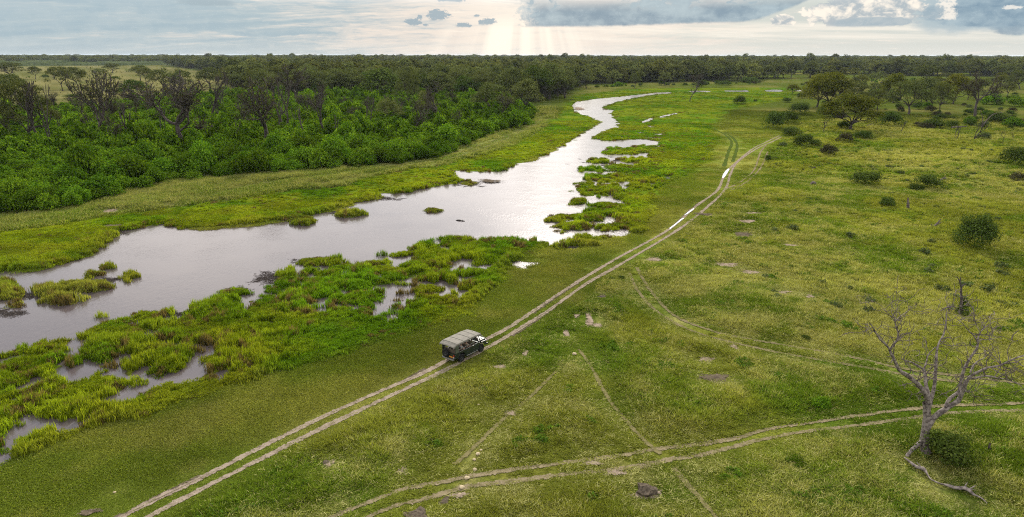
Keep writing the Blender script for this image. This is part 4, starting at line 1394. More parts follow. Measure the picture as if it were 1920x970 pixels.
# ------------------------------------------------------------------ bushes standing alone
BUSHD = [bush('bush', s, 3.0, 4.2, 20, 3200, 0.19, M_DARKLEAF) for s in (201, 202, 203)]
BUSHS = [bush('bush', s, 2.2, 3.6, 14, 1800, 0.18, M_SAGE) for s in (211, 212)]
BUSHG = [bush('bush', s, 3.0, 4.2, 16, 2400, 0.19, M_GREYLEAF) for s in (221,)]
BUSHT = [bush('bush', s, 3.6, 5.4, 18, 2200, 0.34, M_THICKET) for s in (231, 232, 233, 234)]


def bush_px(mesh, h0, w0, px, py, w, h, label, name='bush', group=None):
    x, y = G(px, py)
    W = w * mpp(y, 1.0); H = max(zat(py - h, y), 0.3)
    y2 = y + W * 0.4
    o = link(name, mesh, loc=(x * y2 / y, y2, 0), rot=(0, 0, random.uniform(0, 6.28)))
    o.scale = (W / w0, W / w0, H / h0)
    tag(o, label, 'bush', group)
    return o


for (px, py, w, h, kind, label) in (
    (1387, 195, 26, 17, 'd', 'round dark bush alone on the far marsh meadow'),
    (1416, 191, 9, 6, 'd', 'tiny dark bush right of the round far bush'),
    (1453, 241, 46, 37, 'd', 'large dark bush at the left of the track bend'),
    (1478, 232, 40, 30, 'd', 'dark bush right behind the large dark bush'),
    (1500, 215, 44, 26, 'd', 'dark spreading bush at the foot of the grove'),
    (1483, 256, 40, 20, 'd', 'rounded dark bush in front of the large dark bush'),
    (1506, 276, 46, 26, 'd', 'dark green bush where the track meets the grove'),
    (1528, 274, 26, 14, 'd', 'low dark bush touching the one by the track'),
    (1554, 293, 40, 25, 'g', 'brownish grey bush on the open meadow'),
    (1468, 275, 18, 10, 's', 'low grey-green bush beside the track'),
    (1440, 303, 16, 14, 'd', 'small dark bush near the fork of the tracks'),
    (1584, 268, 32, 22, 'g', 'grey-green bush under the nearest golden tree'),
    (1617, 262, 44, 18, 'd', 'low dark green bush right of the golden tree'),
    (1606, 268, 18, 7, 't', 'low bright green bush right of the golden tree'),
    (1668, 238, 50, 34, 'd', 'big dark bush between the golden tree and the grove'),
    (1625, 352, 66, 32, 'd', 'wide dark bush alone in the middle of the right meadow'),
    (1740, 359, 58, 34, 'd', 'tall dark bush on the right meadow'),
    (1717, 360, 34, 18, 'd', 'low dark green bush at the left foot of the tall bush'),
    (1663, 390, 32, 22, 'd', 'small dark green bush left of the grey stump'),
    (1900, 311, 54, 40, 'd', 'large rounded bush at the right edge of the photo'),
    (1905, 341, 34, 20, 'g', 'grey bush below the large rounded bush at the right edge'),
    (1826, 474, 84, 72, 'd', 'biggest dark bush on the right, like a small tree'),
    (1750, 242, 48, 24, 'd', 'rounded dark bush in front of the thick-trunked tree'),
    (1785, 240, 26, 18, 'd', 'dark bush beside the rounded one in front of the grove'),
    (1738, 242, 44, 14, 'g', 'low brownish bush below the grove'),
    (1720, 205, 24, 18, 'd', 'dark bush behind the thick-trunked tree'),
    (1745, 210, 26, 14, 'g', 'grey bush between two grove trunks'),
    (1867, 232, 46, 26, 'd', 'dark bush with fallen grey branches right of the dark trunk'),
    (1886, 232, 30, 18, 'd', 'dark low bush near the right edge of the grove'),
    (1818, 232, 24, 16, 't', 'bright green bush at the foot of the dark trunk'),
    (1843, 240, 30, 16, 's', 'sage green bush in front of the dark trunk'),
    (1845, 262, 32, 16, 's', 'grey-green spiky bush under the forked dead branch'),
    (1905, 200, 40, 22, 't', 'bright green bush at the right edge behind the grove'),
    (1860, 196, 42, 24, 't', 'bright green bush behind the low thorny tree'),
    (1655, 175, 30, 10, 't', 'bright green patch of bush behind the grove'),
    (1775, 185, 24, 12, 't', 'green bush between the grove trees'),
    (1765, 889, 112, 66, 'd', 'dark leafy bush at the foot of the big dead tree'),
    (1475, 192, 20, 12, 'd', 'dark bush on the meadow left of the grove'),
    (1360, 160, 28, 10, 'd', 'dark low bush on the far meadow left of its pair'),
    (1345, 158, 14, 8, 'd', 'small dark bush at the far tree line'),
    (1405, 155, 40, 12, 'd', 'long dark bush row at the far tree line'),
    (1315, 163, 26, 16, 'd', 'dark bush at the foot of the twiggy far tree'),
    (1120, 470 - 305, 10, 6, 'd', 'small dark bush at the foot of the far trees'),
    (1240, 160, 16, 10, 'd', 'dark bush under the rounded far tree'),
    (86, 148, 15, 9, 'd', 'small round bush in the pale clearing'),
    (215, 150, 22, 7, 'd', 'low dark bush far back in the pale clearing'),
    (140, 187, 40, 10, 'd', 'row of low dark bushes at the near side of the clearing'),
    (160, 530 - 360, 16, 8, 'd', 'small bush beside the flat-topped clearing trees')):
    if w == 84:
        bush_px(bush('bush', 299, 6.0, 6.6, 44, 9000, 0.22, M_DARKLEAF), 6.0, 6.6, px, py, w, h, label)
        continue
    pool, h0, w0 = {'d': (BUSHD, 3.0, 4.2), 's': (BUSHS, 2.2, 3.6), 'g': (BUSHG, 3.0, 4.2), 't': (BUSHT, 3.6, 5.4)}[kind]
    bush_px(random.choice(pool), h0, w0, px, py, w, h, label)

# grey-green shrublets dotted through the right-hand meadow
SHRUBLET = [bush('shrublet', s, 0.9, 1.8, 7, 260, 0.20, M_SAGE) for s in (241, 242, 243)]
rs = random.Random(4)
spots = [(1700, 340, 1), (1770, 338, 1), (1860, 285, 1), (1520, 315, 1), (1555, 308, 1), (1640, 320, 1), (1690, 325, 1), (1665, 288, 1), (1690, 275, 1), (1780, 280, 1), (1820, 283, 1), (1765, 310, 1), (1795, 318, 1)]
for k in range(75):
    spots.append((rs.uniform(1430, 1915), 275 + rs.random() ** 1.5 * 320, 0.8 + rs.random() * 0.6))
for (px, py, s) in spots:
    x, y = G(px, py)
    o = link('shrublet', rs.choice(SHRUBLET), loc=(x, y, -0.02), rot=(0, 0, rs.uniform(0, 6.28)))
    s2 = s * rs.uniform(0.6, 1.15)
    o.scale = (s2 * rs.uniform(0.8, 1.3), s2, s2 * rs.uniform(0.7, 1.2))
    tag(o, 'low grey-green shrublet in the tall grass of the right-hand meadow', 'shrub', 'shrublets in the right-hand meadow')

# ------------------------------------------------------------------ thicket
def build_thicket():
    rng = np.random.default_rng(21)
    P = np.array(THICKET)
    x = rng.uniform(-330, 40, 60000); y = rng.uniform(P[:, 1].min(), P[:, 1].max(), 60000)
    k = np.abs(x) < (y * CP + 9) * 0.80
    x, y = x[k], y[k]
    sd = poly_sd(x, y, THICKET)
    k = sd > 0.3
    x, y, sd = x[k], y[k], sd[k]
    # thin out to a bush spacing that grows with distance
    cell = {}
    keep = []
    for i in range(len(x)):
        r = math.hypot(x[i], y[i])
        g = 4.2 if r < 260 else 5.2
        c = (int(x[i] // g), int(y[i] // g), g)
        if c in cell:
            continue
        cell[c] = 1
        keep.append(i)
    x, y, sd = x[keep], y[keep], sd[keep]
    hole = fbm(x, y, 26.0, 3, 61)
    r = np.hypot(x, y)
    o = np.argsort(r - 14 * (sd < 5))
    x, y, sd, r = x[o], y[o], sd[o], r[o]
    n = len(x)
    s = 0.80 + 0.85 * rng.random(n) ** 1.6
    hz = s * (0.55 + 1.05 * fbm(x, y, 9.0, 2, 62)) * np.where(sd < 4, 0.85, 1.0) * np.where(rng.random(n) < 0.22, 1.55, 1.0)
    NI = 300
    for i in range(min(NI, n)):
        b = link('thicket_bush', BUSHT[int(rng.integers(0, 4))], loc=(x[i], y[i], -0.05), rot=(0, 0, rng.random() * 6.28))
        b.scale = (s[i], s[i], hz[i])
        tag(b, 'bright green leafy bush in the dense thicket behind the left bank', 'bush', 'bushes of the leafy thicket')
    x, y, s, hz = x[NI:], y[NI:], s[NI:], hz[NI:]
    n = len(x)
    far = [bush('thicket_bush_far', sd_, 3.6, 5.4, 16, 900, 0.50, M_THICKET_I) for sd_ in (251, 252, 253)]
    hue = fbm(x, y, 9.0, 3, 63)[:, None]
    tint = (0.55 + 0.85 * rng.random((n, 1))) * (np.array((0.85, 0.92, 0.9)) * (1 - hue) + np.array((1.25, 1.12, 1.0)) * hue)
    ob = gn_scatter('leafy_thicket', np.column_stack([x, y, np.full(n, -0.05)]), np.stack([s, s, hz], 1), rng.random(n) * 6.28, tint, rng.integers(0, 3, n), far)
    tag(ob, 'mass of bright green bushes filling the flats left of the river', 'thicket')


build_thicket()


# ------------------------------------------------------------------ woodland to the horizon
def build_forest():
    rng = np.random.default_rng(31)
    def band(r0, r1, dens):
        n = int(dens * 0.5 * 1.44 * (r1 * r1 - r0 * r0))
        return sector(n, r0, r1, rng, 0.72)
    xs, ys, rs_ = [], [], []
    for r0, r1, dn in ((280, 700, 1 / 125.0), (700, 1300, 1 / 165.0), (1300, 2600, 1 / 260.0), (2600, 5200, 1 / 800.0), (5200, 11000, 1 / 4200.0)):
        a, b = band(r0, r1, dn); xs.append(a); ys.append(b)
    x = np.concatenate(xs); y = np.concatenate(ys)
    sd = np.empty(len(x)); 
    r = np.hypot(x, y)
    nr = r < 3500
    sd[nr] = poly_sd(x[nr], y[nr], FOREST); sd[~nr] = 50
    glade = fbm(x, y, 230.0, 3, 71)
    k = (sd > 1.0) & ((glade < np.where(r > 800, 0.57, 0.63)) | (r > 1800) | ((x < 150) & (y < 900) & (glade < 0.68)))
    x, y, r, sd = x[k], y[k], r[k], sd[k]
    # woods thin on the right-hand side near the grove
    k = ~((x > 0.30 * y) & (r < 1250) & (rng.random(len(x)) < 0.55))
    x, y, r, sd = x[k], y[k], r[k], sd[k]
    o = np.argsort(r); x, y, r = x[o], y[o], r[o]
    n = len(x)
    s = (0.75 + 0.6 * rng.random(n)) * np.clip(1.15 + (r - 350) / 900, 1.1, 1.6)
    s = np.where((r > 1500) & (rng.random(n) < 0.03), s * 1.35, s)
    NI = 230
    protos = ROUND + OPENG + DARKT + UMBR
    for i in range(NI):
        p = protos[int(rng.choice(len(protos), p=[.14, .14, .14, .14, .11, .11, .06, .06, .04, .03, .03]))]
        H = p[2] * s[i]
        put_tree(p, 'woodland_tree', (x[i], y[i]), H, p[3] * s[i] * rng.uniform(0.85, 1.15), rng.random() * 6.28, 'rounded dark green tree on the near edge of the far woodland', 'tree', 'trees of the far woodland')
    x, y, r, s = x[NI:], y[NI:], r[NI:], s[NI:]
    n = len(x)
    far = []
    for sd_ in range(5):
        tm, cm, H, W = crown_tree(261 + sd_, (11.0, 10, 12, 9.5, 11)[sd_], (10.5, 11, 10, 12, 9)[sd_], 0.12, 24, 42, 0.95, 1.9, 0.80, 0.04, 1.0, leafm=M_FOREST_I, sides=4)
        # one mesh of crown and stem for the distant ones
        nv = len(tm.vertices); va = np.empty(nv * 3, np.float32); tm.vertices.foreach_get('co', va)
        nc = len(cm.vertices); vb = np.empty(nc * 3, np.float32); cm.vertices.foreach_get('co', vb)
        la = np.empty(len(tm.loops), np.int32); tm.loops.foreach_get('vertex_index', la)
        lb = np.empty(len(cm.loops), np.int32); cm.loops.foreach_get('vertex_index', lb)
        fa = la.reshape(-1, 4); fb = lb.reshape(-1, 4) + nv
        far.append(mesh_np('far_tree', np.concatenate([va, vb]).reshape(-1, 3), np.concatenate([fa, fb]), [M_BARK, M_FOREST_I], np.concatenate([np.zeros(len(fa), int), np.ones(len(fb), int)])))
    big = np.where(r > 2600, 1.5, 1.0) * np.where(r > 5200, 2.2, 1.0)
    hue = rng.random((n, 1))
    tint = (0.6 + 0.75 * rng.random((n, 1)) ** 1.3) * (np.array((0.9, 0.95, 1.0)) * (1 - hue) + np.array((1.2, 1.08, 0.8)) * hue)
    sc = np.stack([s * big, s * big, s * np.where(r > 2600, 1.0, 1.0)], 1)
    ob = gn_scatter('far_woodland', np.column_stack([x, y, np.zeros(n)]), sc, rng.random(n) * 6.28, tint, rng.integers(0, 5, n), far)
    tag(ob, 'dark woodland of countless round crowns stretching to the horizon', 'woodland')

    # the canopy of the farthest woods, a rolling sheet of crowns
    rad = [2300.0]
    while rad[-1] < 22000:
        rad.append(rad[-1] * 1.012)
    rad = np.array(rad); ang = np.radians(np.linspace(-46, 46, 700))
    R, A_ = np.meshgrid(rad, ang, indexing='ij')
    X = R * np.sin(A_); Y = R * np.cos(A_)
    Z = 3.0 + 9.0 * vnoise(X, Y, 60.0, 81) ** 1.5 + 3.5 * RNG.random(X.shape) + 7.0 * sstep(fbm(X, Y, 900, 3, 83), 0.45, 0.7) * sstep(R, 3500, 9000)
    Z[0] = -1.0
    na = len(ang)
    i = np.arange(len(rad) - 1)[:, None] * na; j = np.arange(na - 1)[None, :]
    Q = np.stack([i + j + 1, i + j, i + na + j, i + na + j + 1], -1).reshape(-1, 4)
    m, N = mat('canopy')
    co = N.n('ShaderNodeTexCoord').outputs['Object']
    nz = N.noise(co, 0.02, 5.0, 0.7)
    finish(N, diffuse(N, N.mix(N.ss(nz, 0.35, 0.65), (0.030, 0.042, 0.015), (0.066, 0.082, 0.030))))
    ob = link('distant_canopy', mesh_np('distant_canopy', np.stack([X.ravel(), Y.ravel(), Z.ravel()], 1), Q, [m]))
    tag(ob, 'blue-green line of farthest woodland canopy at the horizon', 'woodland', kind='stuff')


build_forest()


def build_bushland():
    rng = np.random.default_rng(41)
    n = 0
    zones = [Gs([(1500, 212), (1600, 205), (1930, 205), (2050, 150), (1560, 150), (1500, 160)]), Gs([(1480, 238), (1930, 250), (1990, 205), (1490, 205)]), Gs([(1080, 166), (1420, 158), (1440, 150), (1080, 160)]), Gs([(60, 200), (300, 186), (420, 150), (300, 128), (30, 128)])]
    want = (120, 46, 40, 26)
    labs = ('dark bush of the scrub behind the right-hand grove', 'dark bush scattered at the foot of the right-hand grove', 'dark bush under the far trees across the meadow', 'small dark bush scattered in the pale clearing')
    grp = ('scrub bushes behind the right-hand grove', 'bushes at the foot of the grove', 'bushes under the far trees', 'bushes in the pale clearing')
    for z, w, lab, g in zip(zones, want, labs, grp):
        P = np.array(z)
        k = 0
        while k < w:
            x = rng.uniform(P[:, 0].min(), P[:, 0].max(), 1); y = rng.uniform(P[:, 1].min(), P[:, 1].max(), 1)
            if poly_sd(x, y, z)[0] < 0:
                continue
            m, h0, w0 = ((BUSHD, 3.0, 4.2), (BUSHG, 3.0, 4.2), (BUSHS, 2.2, 3.6), (BUSHT, 3.6, 5.4))[int(rng.choice(4, p=[.5, .15, .15, .2]))]
            o = link('bush', m[int(rng.integers(len(m)))], loc=(x[0], y[0], -0.05), rot=(0, 0, rng.random() * 6.28))
            q = (0.5 + 0.9 * rng.random()) * (1.0 if g.endswith('clearing') is False else 0.7) * (1.25 if w == 120 else 1.0)
            o.scale = (q * rng.uniform(0.9, 1.5), q, q * rng.uniform(0.7, 1.1))
            tag(o, lab if m is not BUSHT else lab.replace('dark', 'bright green'), 'bush', g)
            k += 1
    z = zones[0]; P = np.array(z); k = 0
    while k < 42:
        x = rng.uniform(P[:, 0].min(), P[:, 0].max(), 1); y = rng.uniform(P[:, 1].min(), P[:, 1].max(), 1)
        if poly_sd(x, y, z)[0] < 0:
            continue
        p = (ROUND + OPENG + GOLD + UMBR)[int(rng.integers(11))]
        q = 0.7 + 0.5 * rng.random()
        put_tree(p, 'scrub_tree', (x[0], y[0]), p[2] * q, p[3] * q, rng.random() * 6.28, 'spreading tree among the scrub behind the right-hand grove', 'tree', 'trees among the scrub on the right')
        k += 1


build_bushland()


# ------------------------------------------------------------------ the big dead tree, bottom right
def px_poly(pts, Y0, dy0=0.0, dy1=0.0):
    n = len(pts)
    return np.array([atY(px, py, Y0 + dy0 + (dy1 - dy0) * i / max(1, n - 1)) for i, (px, py) in enumerate(pts)])


def resample(P, step=0.35):
    Q = smooth_line3(P, step)
    return Q


def smooth_line3(P, step):
    out = []
    for i in range(len(P) - 1):
        p0 = P[max(i - 1, 0)]; p1 = P[i]; p2 = P[i + 1]; p3 = P[min(i + 2, len(P) - 1)]
        n = max(2, int(np.linalg.norm(p2 - p1) / step))
        t = np.linspace(0, 1, n, endpoint=False)[:, None]
        out.append(0.5 * ((2 * p1) + (-p0 + p2) * t + (2 * p0 - 5 * p1 + 4 * p2 - p3) * t ** 2 + (-p0 + 3 * p1 - 3 * p2 + p3) * t ** 3))
    out.append(P[-1:])
    return np.concatenate(out)


def build_dead_tree():
    rng = np.random.default_rng(77)
    gx, gy = G(1740, 852)
    Y0 = gy
    base = np.array((gx, gy, 0.0))
    limbs = [  # pixel path, depth offsets at start and end, radii
        ([(1741, 866), (1738, 848), (1735, 831), (1737, 810), (1740, 790), (1741, 772), (1742, 754)], 0, 0, .52, .36),
        ([(1698, 864), (1703, 853), (1713, 842), (1726, 831), (1736, 822)], -0.4, 0, .16, .26),
        ([(1742, 756), (1738, 742), (1732, 731), (1722, 720), (1714, 712), (1700, 701), (1687, 692), (1682, 680), (1676, 667), (1670, 655)], 0, -0.8, .30, .15),
        ([(1670, 655), (1661, 645), (1651, 636), (1644, 625), (1639, 615), (1631, 606)], -0.8, -1.6, .11, .035),
        ([(1670, 655), (1677, 645), (1684, 636), (1686, 624), (1681, 612), (1679, 601)], -0.8, -0.2, .12, .06),
        ([(1679, 601), (1672, 594), (1665, 586), (1655, 580)], -0.2, -0.6, .05, .02),
        ([(1679, 601), (1681, 592), (1683, 582), (1680, 572)], -0.2, 0.4, .05, .02),
        ([(1679, 601), (1687, 594), (1696, 587), (1706, 580)], -0.2, 0.8, .045, .02),
        ([(1742, 756), (1741, 738), (1737, 722), (1736, 706), (1733, 692)], 0, 1.2, .24, .14),
        ([(1733, 692), (1722, 685), (1711, 679), (1699, 676), (1690, 672)], 1.2, 0.4, .11, .04),
        ([(1733, 692), (1738, 678), (1741, 666), (1748, 657), (1755, 650)], 1.2, 2.4, .10, .03),
        ([(1741, 772), (1747, 748), (1753, 722), (1755, 700), (1757, 676), (1759, 654), (1764, 640), (1771, 628), (1776, 610), (1779, 588)], 0.4, 3.0, .22, .05),
        ([(1779, 588), (1786, 580), (1792, 572)], 3.0, 3.4, .045, .02), ([(1776, 606), (1770, 598), (1766, 590)], 3.0, 2.6, .04, .02),
        ([(1738, 806), (1746, 790), (1757, 778), (1770, 769), (1784, 760), (1798, 750)], 0, -0.3, .36, .26),
        ([(1798, 750), (1804, 738), (1808, 728), (1812, 716), (1818, 707)], -0.3, -0.8, .24, .17),
        ([(1774, 762), (1778, 752), (1789, 741), (1799, 734), (1801, 722), (1804, 708), (1808, 692), (1813, 680), (1819, 671), (1826, 661), (1831, 652), (1833, 640)], -0.2, 1.4, .20, .10),
        ([(1833, 640), (1829, 632), (1823, 625), (1816, 618), (1808, 608), (1798, 600), (1790, 595)], 1.4, 1.0, .085, .025),
        ([(1833, 640), (1836, 630), (1839, 622), (1850, 612), (1866, 602)], 1.4, 2.2, .085, .025),
        ([(1839, 622), (1833, 612), (1828, 600), (1825, 586)], 1.6, 1.9, .05, .02), ([(1846, 616), (1843, 604), (1847, 594)], 1.8, 2.2, .04, .015),
        ([(1833, 640), (1843, 636), (1856, 636), (1870, 632)], 1.4, 2.0, .06, .02),
        ([(1818, 707), (1828, 700), (1838, 695), (1852, 688), (1866, 686), (1878, 683), (1893, 675), (1908, 668), (1926, 662)], -0.8, -1.6, .15, .06),
        ([(1818, 709), (1828, 709), (1838, 706), (1848, 704), (1860, 705), (1872, 708), (1886, 710), (1900, 715), (1920, 724)], -0.8, -2.2, .12, .04),
        ([(1820, 699), (1824, 688), (1829, 681), (1836, 676), (1845, 672), (1852, 664)], -0.7, -0.2, .10, .03),
        ([(1808, 728), (1815, 735), (1822, 726), (1830, 717)], -0.6, -1.4, .08, .02),
        ([(1893, 675), (1897, 684), (1903, 692), (1912, 696)], -1.4, -1.8, .04, .015)]
    lines, tw = [], []
    for pts, d0, d1, r0, r1 in limbs:
        P = smooth_line3(px_poly(pts, Y0, d0, d1), 0.30)
        P = P + np.cumsum(rng.normal(size=P.shape) * 0.012, axis=0) * np.linspace(0, 1, len(P))[:, None]
        R = np.linspace(r0, r1, len(P)) * (1 + 0.07 * rng.normal(size=len(P)))
        lines.append((P, R))
        if r1 < 0.16:
            nt = int(len(P) * 0.5)
            for k in range(nt):
                j = int(rng.integers(int(len(P) * 0.30), len(P)))
                d = P[min(j + 1, len(P) - 1)] - P[max(j - 1, 0)]
                d = d / (np.linalg.norm(d) + 1e-9) * 0.5 + rand_unit(1, rng)[0] * 0.9 + np.array((0, 0, 0.15))
                d /= np.linalg.norm(d)
                tips = []
                branches(P[j], d, 0.7 + 0.9 * rng.random(), min(0.045, R[j] * 0.5), 2 if rng.random() < 0.7 else 1, rng, tw, tips, 0.28, 0.02, (1, 2), 0.8, 0.75)
    z0 = min(P[:, 2].min() for P, R in lines)
    tw = [(P, np.maximum(R * 1.1, 0.020)) for P, R in tw]
    lines = [(P, R * 0.70) for P, R in lines]
    V, F = tubes(lines, 8)
    root = empty('dead_tree', tuple(base))
    tag(root, 'big pale dead tree with bare twisted limbs, nearest tree at lower right', 'dead tree')
    link('trunk', mesh_np('trunk', V - base, F, [M_PALEBARK], smooth=True), root)
    V, F = tubes(tw, 4)
    link('twigs', mesh_np('twigs', V - base, F, [M_GREYWOOD]), root)
    # birds' nest of sticks caught in a fork
    # fallen limb on the grass
    P = np.array([(*G(px, py), z + 0.12) for px, py, z in ((1696, 863, .14), (1704, 870, .16), (1718, 880, .14), (1726, 884, .20), (1733, 888, .24), (1740, 897, .14), (1747, 904, .10), (1764, 911, .08), (1775, 914, .12), (1790, 920, .16), (1806, 922, .2), (1815, 925, .2), (1826, 932, .12), (1840, 938, .10), (1851, 947, .05))])
    P = smooth_line3(P, 0.2)
    R = np.interp(np.linspace(0, 1, len(P)), (0, .12, .22, .27, .36, .5, .62, .7, .8, .9, 1), (.05, .11, .12, .17, .07, .05, .10, .14, .15, .06, .025)) * (1 + 0.1 * rng.normal(size=len(P)))
    ls = [(P, R)]
    for f, dx, dy in ((.27, -.2, .5), (.72, .5, .4), (.76, .3, -.4), (.8, .6, .2)):
        q = P[int(f * len(P))]
        ls.append((np.array([q, q + np.array((dx, dy, .18)) * .5, q + np.array((dx, dy, .22))]), np.array((.06, .045, .02))))
    V, F = tubes(ls, 7)
    tag(link('fallen_branch', mesh_np('fallen_branch', V, F, [M_PALEBARK], smooth=True)), 'long pale fallen branch lying on the grass below the big dead tree', 'branch')


build_dead_tree()


def stick_thing(name, label, cat, paths, m, sides=6):
    """a log, stump or branch: paths of (px, py, metres above ground, radius) all at one foot point"""
    ls = []
    for Y, pts in paths:
        P = np.array([atY(px, py, Y) for px, py, r in pts]); R = np.array([r for _, _, r in pts])
        ls.append((smooth_line3(P, 0.25), np.interp(np.linspace(0, 1, len(smooth_line3(P, 0.25))), np.linspace(0, 1, len(R)), R)))
    V, F = tubes(ls, sides)
    c = np.array((V[:, 0].mean(), V[:, 1].mean(), 0.0))
    o = link(name, mesh_np(name, V - c, F, [m], smooth=True), loc=tuple(c))
    tag(o, label, cat)
    return o


def small_wood():
    # dead snag wrapped in creeper
    gx, gy = G(1803, 594)
    root = empty('creeper_clad_snag', (gx, gy, 0))
    tag(root, 'dark dead snag with a forked tip, its foot wrapped in green creeper', 'dead tree')
    ls = []
    for pts in ([(1804, 596, .26), (1804, 570, .17), (1803, 550, .13), (1803, 537, .11), (1800, 526, .08), (1796, 519, .04)], [(1803, 537, .12), (1808, 533, .08), (1812, 531, .04)], [(1801, 526, .08), (1802, 519, .04)], [(1796, 519, .05), (1791, 519, .03)]):
        P = np.array([atY(a, b, gy) for a, b, r in pts]) - np.array((gx, gy, 0))
        ls.append((P, np.array([r for _, _, r in pts])))
    V, F = tubes(ls, 7)
    link('trunk', mesh_np('trunk', V, F, [M_BARK], smooth=True), root)
    rng = np.random.default_rng(9)
    n = 1500
    z = rng.random(n) ** 1.5 * 2.6
    rad = 0.85 * np.exp(-z * 0.75) + 0.22
    th = rng.random(n) * 6.28
    C = np.stack([np.cos(th) * rad * (0.6 + 0.5 * rng.random(n)), np.sin(th) * rad * (0.6 + 0.5 * rng.random(n)), z], 1)
    V, F = leaf_quads(C, rand_unit(n, rng), 0.16, rng)
    link('creeper', mesh_np('creeper', V, F, [M_DARKLEAF]), root)
    Y = G(1775, 592)[1]
    stick_thing('dead_branches', 'tangle of grey fallen branches left of the creeper-clad snag', 'branch', [(Y, [(1764, 583, .06), (1775, 576, .09), (1790, 574, .07)]), (Y + .5, [(1770, 592, .08), (1778, 584, .08), (1785, 572, .05)]), (Y - .3, [(1766, 590, .05), (1772, 580, .05), (1764, 576, .03)])], M_GREYWOOD)
    Y = G(1703, 393)[1]
    stick_thing('tree_stump', 'upright grey stump between two bushes on the right meadow', 'stump', [(Y, [(1702, 394, .34), (1703, 385, .28), (1703, 377, .22), (1703, 370, .1)])], M_GREYWOOD)
    Y = G(1750, 427)[1]
    stick_thing('dead_log', 'forked grey log sticking up from the grass left of the biggest bush', 'log', [(Y, [(1746, 428, .16), (1753, 423, .2), (1759, 417, .16), (1765, 410, .07)]), (Y - .2, [(1749, 425, .1), (1747, 419, .06)]), (Y, [(1758, 420, .1), (1766, 416, .05)])], M_GREYWOOD)
    Y = G(1857, 850)[1]
    stick_thing('tree_stump', 'small crooked dark stump right of the leafy bush at the dead tree', 'stump', [(Y, [(1854, 851, .11), (1856, 843, .12), (1856, 836, .08), (1858, 830, .06)])], M_BARK)
    Y = G(1525, 349)[1]
    stick_thing('dead_log', 'grey hump-shaped log alone on the right meadow', 'log', [(Y, [(1519, 346, .2), (1525, 342, .45), (1531, 347, .2)])], M_GREYWOOD)
    Y = G(1128, 557)[1]
    stick_thing('dead_log', 'small grey log in the bright grass right of the main track', 'log', [(Y, [(1120, 557, .07), (1128, 556, .11), (1135, 556, .06)])], M_GREYWOOD)
    Y = G(1500, 317)[1]
    stick_thing('dead_log', 'small dark forked wood left of the grey hump-shaped log', 'log', [(Y, [(1490, 318, .14), (1493, 314, .12)]), (Y, [(1495, 318, .12), (1497, 314, .1)])], M_BARK)
    Y = G(1527, 318)[1]
    stick_thing('dead_log', 'short dark stump on the meadow below the brownish grey bush', 'stump', [(Y, [(1524, 317, .25), (1528, 313, .2), (1531, 317, .15)])], M_BARK)
    Y = G(1775, 367)[1]
    stick_thing('dead_branches', 'small grey dead branch right of the tall dark bush', 'branch', [(Y, [(1764, 337, .12), (1771, 332, .12), (1776, 335, .06)]), (Y, [(1770, 336, .1), (1774, 328, .05)])], M_GREYWOOD)
    Y = G(1800, 243)[1]
    stick_thing('dead_log', 'long fallen grey trunk lying below the grove', 'log', [(Y, [(1784, 238, .3), (1800, 237, .3), (1814, 236, .15)])], M_GREYWOOD)
    Y = G(1856, 240)[1]
    stick_thing('dead_branches', 'pale fallen limbs leaning over the bush right of the dark trunk', 'branch', [(Y, [(1836, 242, .3), (1848, 228, .25), (1862, 214, .15), (1880, 210, .08)]), (Y, [(1840, 240, .2), (1843, 222, .15), (1838, 206, .08)])], M_GREYWOOD)
    Y = G(1640, 236)[1]
    stick_thing('dead_branches', 'brushwood of grey branches under the nearest golden tree', 'branch', [(Y, [(1616, 240, .2), (1630, 234, .25), (1644, 238, .15)]), (Y, [(1622, 240, .15), (1636, 230, .12)]), (Y, [(1630, 240, .12), (1640, 232, .08)])], M_GREYWOOD)
    Y = G(1905, 642)[1]
    stick_thing('dead_branches', 'pale broken stick standing in the grass at the right edge', 'branch', [(Y, [(1897, 642, .08), (1900, 628, .06), (1912, 618, .03)])], M_GREYWOOD)


small_wood()


def stone_mesh(name, seed, rough=0.22):
    import bmesh
    bm = bmesh.new()
    bmesh.ops.create_icosphere(bm, subdivisions=2, radius=1.0)
    rng = random.Random(seed)
    off = Vector((rng.random() * 9, rng.random() * 9, rng.random() * 9))
    from mathutils import noise as mn
    for v in bm.verts:
        v.co *= 1 + rough * 1.6 * mn.noise(v.co * 1.3 + off) + rough * 0.8 * mn.noise(v.co * 3.1 + off)
    me = bpy.data.meshes.new(name)
    bm.to_mesh(me); bm.free()
    return me


